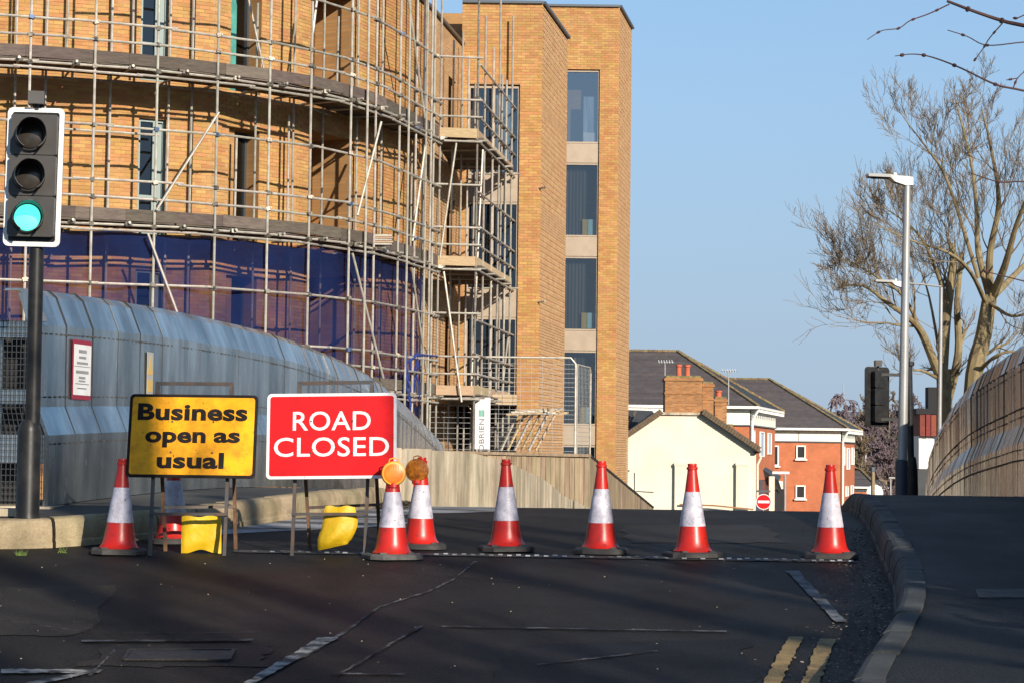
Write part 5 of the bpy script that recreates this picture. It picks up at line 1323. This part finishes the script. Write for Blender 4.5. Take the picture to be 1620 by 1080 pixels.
# ================================================================== trees
def rot_rand(d, ang, g):
    a = d.orthogonal().normalized(); b = d.cross(a); t = g.uniform(0, 2*math.pi)
    return (d*math.cos(ang) + (a*math.cos(t)+b*math.sin(t))*math.sin(ang)).normalized()
def grow(qt, qw, p, d, L, r, lev, g, upb=.12, curl=.13, maxlev=4, ratio=.62, nb=(3, 5), rmin=.006, spread=(.45, .85), thick=.03, droop=0):
    n = 6 if lev < 2 else 4; pts = [p]; rs = [r]; dd = d.copy(); st = L/n
    for i in range(n):
        dd = (dd + Vector((g.gauss(0, curl), g.gauss(0, curl), g.gauss(0, curl)+upb*.3-droop*lev*.2))).normalized()
        pts.append(pts[-1]+dd*st); rs.append(max(rmin, r*(1-.62*(i+1)/n)))
    (qt if r > thick else qw).tube(pts, rs, 8 if r > .09 else 5 if r > thick else 3, cap=False)
    if lev >= maxlev: return
    k = g.randint(*nb) + (1 if lev == maxlev-1 else 0)
    for j in range(k):
        u = .25+.72*(j+g.random()*.8)/k; i = min(n-1, int(u*n)); f = u*n-i
        q_ = pts[i].lerp(pts[i+1], f); rr = rs[i]*(1-f)+rs[i+1]*f; dir_ = (pts[i+1]-pts[i]).normalized()
        nd = rot_rand(dir_, g.uniform(*spread), g); nd = (nd+Vector((0, 0, upb))).normalized()
        grow(qt, qw, q_, nd, L*ratio*g.uniform(.7, 1.15), max(rmin, rr*g.uniform(.5, .72)), lev+1, g, upb, curl, maxlev, ratio, nb, rmin, spread, thick, droop)
    grow(qt, qw, pts[-1], dd, L*ratio, rs[-1], lev+1, g, upb, curl, maxlev, ratio, nb, rmin, spread, thick, droop)
def finish_tree(name, label, cat_, qt, qw, mt=M_bark, mw=M_twig, group=None):
    t = thing(name, label, cat_, group); qt.build('trunk', mt, t, True); qw.build('crown', mw, t, kind='stuff'); return t
def limb(qt, qw, pts, r0_, r1_, g, nsub, subL, maxlev=3, thick=.03, upb=.2, rmin=.006, subs=(.3, 1.), **kw):
    P_ = cat(pts, 4); n = len(P_); rs = [r0_+(r1_-r0_)*i/(n-1) for i in range(n)]; (qt if r0_ > .03 else qw).tube(P_, rs, 9, cap=True)
    for j in range(nsub):
        u = subs[0]+(subs[1]-subs[0])*(j+g.random())/nsub; i = min(n-2, int(u*(n-1))); d = (P_[i+1]-P_[i]).normalized()
        nd = (rot_rand(d, g.uniform(.4, 1.0), g)+Vector((0, 0, upb*.5))).normalized()
        grow(qt, qw, P_[i], nd, subL*g.uniform(.6, 1.2)*(1.2-.8*u), max(rmin*1.5, rs[i]*g.uniform(.25, .45)), 1, g, upb, .15, maxlev, .62, (3, 4), rmin, (.35, .8), thick)
    return P_
# big bare tree behind the right parapet: main limbs follow the photograph, 52-56 m away
g = random.Random(11); qt, qw = MB(), MB()
KT = 1.12
def T(px, py, Y): return at(px, py, Y*KT)
base = T(1535, 700, 55); base.z = -4.6
limb(qt, qw, [base, T(1537, 640, 55), T(1556, 530, 55), T(1566, 468, 55)], .27*KT, .20*KT, g, 3, 1.8, 3)
for pts, a, b, ns, sl_ in (
    ([T(1566, 470, 55), T(1566, 400, 54.6), T(1580, 320, 54), T(1567, 230, 53.5), T(1552, 170, 53)], .12, .015, 12, 2.0),
    ([T(1566, 470, 55), T(1548, 400, 55.5), T(1545, 330, 56), T(1535, 250, 56.5), T(1512, 160, 57)], .11, .015, 12, 2.0),
    ([T(1570, 470, 55), T(1590, 420, 54), T(1610, 350, 53), T(1640, 280, 52)], .13, .03, 11, 2.4),
    ([T(1568, 472, 55), T(1600, 440, 57), T(1640, 400, 58), T(1690, 350, 58)], .11, .03, 9, 2.4),
    ([T(1560, 480, 55), T(1535, 430, 53.5), T(1500, 400, 52.5), T(1440, 380, 52), T(1385, 355, 51.5)], .07, .010, 13, 1.8),
    ([T(1548, 440, 55), T(1500, 290, 54.5), T(1470, 240, 54), T(1432, 190, 54)], .06, .010, 12, 1.8),
    ([T(1560, 475, 55), T(1600, 500, 54), T(1640, 490, 53.5)], .06, .02, 6, 1.4),
    ([T(1545, 590, 55), T(1580, 560, 54), T(1625, 555, 54)], .06, .02, 6, 1.5)):
    limb(qt, qw, pts, a*KT, b*KT, g, int(ns*.62), sl_*KT, 4, thick=.045, upb=.25, rmin=.0062)
finish_tree('bare_tree', 'large bare winter tree with a forked pale trunk rising behind the right parapet', 'tree', qt, qw, group='bare trees beyond the right parapet')
g = random.Random(23); qt, qw = MB(), MB(); KT = 1.26
base = T(1495, 720, 50); base.z = -5
limb(qt, qw, [base, T(1494, 620, 50), T(1488, 585, 50)], .21*KT, .17*KT, g, 3, 1.6, 3)
for pts, a, b, ns, sl_ in (
    ([T(1490, 590, 50), T(1497, 500, 50), T(1508, 420, 50), T(1505, 385, 50)], .15, .075, 10, 1.5),
    ([T(1485, 590, 50), T(1460, 530, 49.6), T(1440, 505, 49.2), T(1405, 480, 49), T(1365, 452, 48.5), T(1325, 455, 48)], .12, .010, 20, 1.7),
    ([T(1462, 535, 49.6), T(1430, 470, 49), T(1390, 440, 48.6), T(1352, 418, 48.2), T(1328, 408, 48)], .05, .008, 16, 1.5),
    ([T(1500, 480, 50), T(1478, 420, 49.6), T(1460, 380, 49.2), T(1430, 350, 49), T(1385, 320, 48.6)], .06, .008, 15, 1.5),
    ([T(1488, 600, 50), T(1455, 585, 49.5), T(1420, 590, 49)], .05, .012, 6, 1.2),
    ([T(1490, 580, 50), T(1470, 470, 50.5), T(1450, 410, 51)], .045, .01, 9, 1.3)):
    limb(qt, qw, pts, a*KT, b*KT, g, int(ns*.58), sl_*KT, 4, thick=.04, upb=.22, rmin=.006)
limb(qt, qw, [T(1497, 640, 51), T(1516, 560, 51), T(1514, 480, 51), T(1522, 400, 51)], .16, .07, g, 6, 1.6, 3)
finish_tree('bare_tree', 'smaller bare tree with a snapped pale stem and long leftward branches behind the lamp', 'tree', qt, qw, group='bare trees beyond the right parapet')
# near tree outside the frame whose twigs hang into the top right corner
g = random.Random(5); qt, qw = MB(), MB(); YN = 8.6; KT = 1.0
root_ = V(5.6, 7.4, .55)
limb(qt, qw, [root_, V(5.55, 7.5, 2.2), V(5.3, 7.7, 3.8), V(5.2, 7.9, 6.0)], .13, .06, g, 6, 1.6, 3, rmin=.004)
def tw(pts, r0_, r1_):
    P_ = cat([T(*p) for p in pts], 5); n = len(P_); qw.tube(P_, [r0_+(r1_-r0_)*i/(n-1) for i in range(n)], 7)
    for i in range(3, n, 6): qw.lathe([(.0, -.012), (r0_*.9+.003, -.004), (r0_*.9+.003, .006), (0, .014)], 6, c=P_[i], ax=(P_[i]-P_[i-1]), cap=False)
tw([(2150, 160, YN-.6), (1800, 75, YN-.3), (1620, 41, YN), (1585, 33, YN), (1540, 18, YN), (1498, 2, YN)], .011, .006)
tw([(1502, 7, YN), (1470, 22, YN), (1440, 33, YN), (1422, 45, YN), (1395, 49, YN), (1372, 63, YN)], .0032, .0018)
tw([(1586, 37, YN), (1566, 60, YN), (1556, 76, YN), (1543, 94, YN)], .003, .002)
tw([(1900, 60, YN-.2), (1690, 64, YN), (1620, 67, YN), (1562, 72, YN), (1530, 58, YN), (1499, 48, YN)], .0035, .002)
tw([(2150, 200, YN-.6), (1750, 175, YN), (1620, 144, YN), (1575, 134, YN), (1520, 108, YN), (1475, 91, YN), (1445, 86, YN), (1416, 89, YN)], .006, .002)
tw([(1602, 142, YN), (1610, 124, YN), (1625, 110, YN)], .003, .002); tw([(1610, 124, YN), (1592, 127, YN)], .0025, .002)
tw([(1750, -40, YN), (1625, 22, YN), (1604, 30, YN)], .0035, .002)
tw([(2100, 340, YN-.5), (1700, 300, YN), (1620, 288, YN), (1580, 288, YN), (1532, 273, YN)], .005, .0022)
tw([(2100, 540, YN-.5), (1750, 480, YN), (1620, 445, YN), (1560, 430, YN)], .005, .0022)
finish_tree('street_tree', 'near bare tree whose reddish twigs reach into the top right corner', 'tree', qt, qw, M_bark, M_twigr)
# trees behind the camera that throw the limb shadows over the road
def shadow_tree(x, y, h, r, seed, label, lean=(0, 0)):
    g = random.Random(seed); qt, qw = MB(), MB(); b = V(x, y, -1.0)
    limb(qt, qw, [b, b+V(lean[0]*.3, lean[1]*.3, h*.3), b+V(lean[0]*.7, lean[1]*.7, h*.6), b+V(lean[0], lean[1], h)], r, r*.7, g, 7, h*.28, 2, upb=.3, rmin=.012, subs=(.35, .98), thick=.04)
    finish_tree('bare_tree', label, 'tree', qt, qw, group='bare trees by the junction behind the view')
for i, (c_, y_, r_, h_, ln, lb) in enumerate((
    (5.05, -6, .23, 14, 0, 'thick-trunked bare tree standing back from the junction'), (6.93, -7, .22, 14, 0, 'tallest bare tree in the row behind the junction'),
    (2.2, -12.0, .25, 15, .5, 'leaning bare tree at the end of the row'), (3.9, -5, .24, 13, 0, 'straight bare tree second along the row'), (7.9, -5.5, .15, 13, 0, 'bare tree near the hedge end of the row'), (9.15, -7, .22, 14, 0, 'last bare tree of the row, behind the hedge'))):
    shadow_tree((c_-y_*.485)/.875, y_, h_, r_, 3+i*6, lb, (ln, -.3))
# unseen hedge and bush out of frame at the right, added to cast shade
hd = MB(); g = random.Random(4)
for i in range(5200):
    y = g.uniform(-6, 8.2); x = 4.9+max(0, (4-y)*.12)+g.uniform(-.35, .35)+.1; z = g.uniform(0, 2.15)+zr(y)+.2; s = g.uniform(.05, .11)
    a = V(g.gauss(0, 1), g.gauss(0, 1), g.gauss(0, 1)).normalized()*s; b = a.orthogonal().normalized()*s*.6; p = V(x, y, z); hd.quad(p-a, p-b, p+a, p+b)
for i in range(12): y = -5.8+i*1.15; hd.box((5.0+max(0, (4-y)*.12), y, zr(y)+1.2), (.3, 1.1, 1.9))
for i in range(2600):  # taller bush, added to shade the road round the cones
    a_ = g.uniform(0, 6.28); v = g.random(); rr = .75*math.sqrt(g.random())*(1-v*.4); p = V(5.05+rr*math.cos(a_), 8.5+rr*math.sin(a_), zr(8)+.2+v*2.95); s = g.uniform(.05, .11)
    a = V(g.gauss(0, 1), g.gauss(0, 1), g.gauss(0, 1)).normalized()*s; b = a.orthogonal().normalized()*s*.6; hd.quad(p-a, p-b, p+a, p+b)
o = hd.build('hedge', M_everg); tag(o, 'dense evergreen hedge added out of view to shade the near right footway', 'hedge')
# birch and scrub in the distance
def far_tree(px, py_top, Y, wpx_, seed, label, mt, mw, nb=4, droop=0., rmin=.05, name='bare_tree', dens=12):
    g = random.Random(seed); qt, qw = MB(), MB(); b = at(px, 760, Y); b.z = -6.0; t = at(px+g.uniform(-3, 3), py_top, Y); h = t.z-b.z
    P_ = cat([b, b.lerp(t, .4)+V(g.uniform(-.5, .5), 0, 0), t], 5); n = len(P_); qt.tube(P_, [.22*(1-.8*i/(n-1)) for i in range(n)], 6)
    wm = wpx_/F*Y/2
    for j in range(dens):
        u = .3+.68*(j+g.random())/dens; i = min(n-2, int(u*(n-1))); nd = Vector((g.gauss(0, 1), g.gauss(0, .6), .75)).normalized()
        grow(qt, qw, P_[i], nd, wm*(1.25-u*.7), .10*(1.2-u), 1, g, .25-droop*1.2, .22, nb, .62, (3, 5), rmin, (.3, .9), .09, droop)
    return finish_tree(name, label, 'tree', qt, qw, mt, mw, group='distant bare trees')
far_tree(1336, 607, 210, 62, 1, 'pale-stemmed weeping birch above the far roof ridge', M_birchw, M_birch, 4, .35, .036, 'birch_tree', 36)
far_tree(1356, 640, 230, 30, 2, 'small reddish bare tree right of the birch', M_birch, M_birch, 4, .1, .036, dens=20)
for i, (px, py, Y, wd, lb) in enumerate((
    (1372, 640, 185, 60, 'pale spreading bare tree left of the far signal head'), (1392, 628, 200, 70, 'purplish bare tree just under the far signal head'),
    (1410, 650, 190, 60, 'bushy bare tree touching the grey lamp column'), (1362, 690, 178, 50, 'low pale-trunked tree above the bungalow roof'),
    (1445, 640, 200, 70, 'bare tree between the lamp column and tile-hung house'), (1425, 620, 215, 60, 'tall hazy bare tree behind the lamp column'), (1395, 700, 160, 50, 'short bare thicket tree above the round sign'))):
    far_tree(px, py, Y, wd, 30+i, lb, M_birchw if i in (0, 3) else M_bark, M_birch if i % 2 == 0 else M_twig, 4, 0, .034, dens=26)
far_tree(1310, 655, 260, 40, 77, 'faint bare tree just left of the birch on the skyline', M_birch, M_birch, 3, 0, .05, dens=9)
# evergreens
def evergreen(px, py0, py1, wd, Y, seed, label):
    g = random.Random(seed); t = thing('evergreen_tree', label, 'tree', 'distant evergreens'); b = at(px, py1, Y); c = at(px, py0, Y); h = c.z-b.z; wm = wd/F*Y/2; q = MB(); 
    for i in range(2600):
        v = g.random()**.8; rr = wm*(1-v)**.6*math.sqrt(g.random())*(.75+.35*math.sin(v*17+g.random())); a = g.uniform(0, 6.28); p = b+V(rr*math.cos(a), rr*math.sin(a), h*v)
        e = V(g.gauss(0, 1), g.gauss(0, 1), g.gauss(0, .6)).normalized()*.22; f = e.orthogonal().normalized()*.12; q.quad(p-e, p-f, p+e, p+f)
    q.build('crown', M_everg, t, kind='stuff'); q = MB(); q.tube([b-V(0, 0, 5), b+V(0, 0, h*.9)], [.25, .06], 6); q.build('trunk', M_bark, t)
evergreen(1408, 668, 800, 62, 195, 3, 'rounded dark evergreen left of the lamp column foot')
evergreen(1432, 690, 800, 40, 185, 4, 'dark evergreen behind the lamp column foot')
evergreen(1372, 712, 800, 40, 205, 6, 'small evergreen above the bungalow')
# undergrowth at the road bottom
g = random.Random(8); q = MB()
for i in range(7000):
    X = g.uniform(18, 60); Y = g.uniform(125, 200); 
    if (X-24.5)/(Y) < .17: continue
    z = -5.6+g.random()**2*4.5; e = V(g.gauss(0, 1), g.gauss(0, 1), g.gauss(0, 1.6)).normalized()*.5; f = e.orthogonal().normalized()*.05; p = V(X, Y, z); q.quad(p-e, p-f, p+e, p+f)
q.build('scrub', M_birch, kind='stuff', label='purplish leafless scrub below the distant trees')
# ------------------------------------------------------------------ litter of dead leaves in the gutters
g = random.Random(12); q = MB()
for i in range(1500):
    Y = g.uniform(9.2, 18.5); u = abs(g.gauss(0, .20)); X = Rx(Y)-.015-u
    if u > .85: continue
    s = g.uniform(.006, .015); a = g.uniform(0, 6.28); c = V(math.cos(a), math.sin(a), g.uniform(-.3, .3))*s; d = V(-math.sin(a), math.cos(a), g.uniform(-.4, .4))*s*.6
    p = V(X, Y, zr(Y)+.008+g.random()*.02*math.exp(-u*5)); q.quad(p-c, p-d, p+c, p+d)
q.build('fallen_leaves', M_leafp, kind='stuff', label='dry leaf litter lying along the right-hand kerb')
q = MB()
for i in range(900):
    Y = g.uniform(21.8, 25.6); X = Lx(Y)+.10+abs(g.gauss(0, .14)); s = g.uniform(.015, .035); a = g.uniform(0, 6.28)
    c = V(math.cos(a), math.sin(a), g.uniform(-.3, .6))*s; d = V(-math.sin(a), math.cos(a), g.uniform(-.4, .6))*s*.6; p = V(X, Y, zr(Y)+.01+g.random()*.06); q.quad(p-c, p-d, p+c, p+d)
q.build('fallen_leaves', M_leaf, kind='stuff', label='brown leaf pile in the left gutter behind the red sign')
g = random.Random(13); q = MB()
for i in range(110):
    Y = g.uniform(9, 16); X = g.uniform(-4, 3); 
    if X > Rx(Y)-.1: continue
    s = g.uniform(.002, .006); p = V(X, Y, zr(Y)+.004); q.box(p, (s*1.6, s, s*.8))
q.build('road_grit', M_conc, kind='stuff', label='scattered pale grit on the dark road')
# weeds at the kerb foot
for px, py, n_, lb in ((33, 878, 26, 'tiny green weed growing at the foot of the sunlit left kerb'), (100, 874, 10, 'sprig of weed in a kerb joint at the left')):
    q = MB(); b = gpx(px, py)
    for i in range(n_):
        a = g.uniform(0, 6.28); l = g.uniform(.02, .06); d = V(math.cos(a)*l*.8, math.sin(a)*l*.4-.01, l); p = b+V(g.uniform(-.04, .04), 0, 0); q.add([p-V(.004, 0, 0), p+V(.004, 0, 0), p+d], [(0, 1, 2)])
    o = q.build('weed', mat('weed_green', (.10, .16, .03), .8)); tag(o, lb, 'weed')
print('tris', sum(len(o.data.polygons) for o in bpy.data.objects if o.type == 'MESH'), 'objs', len(bpy.data.objects))
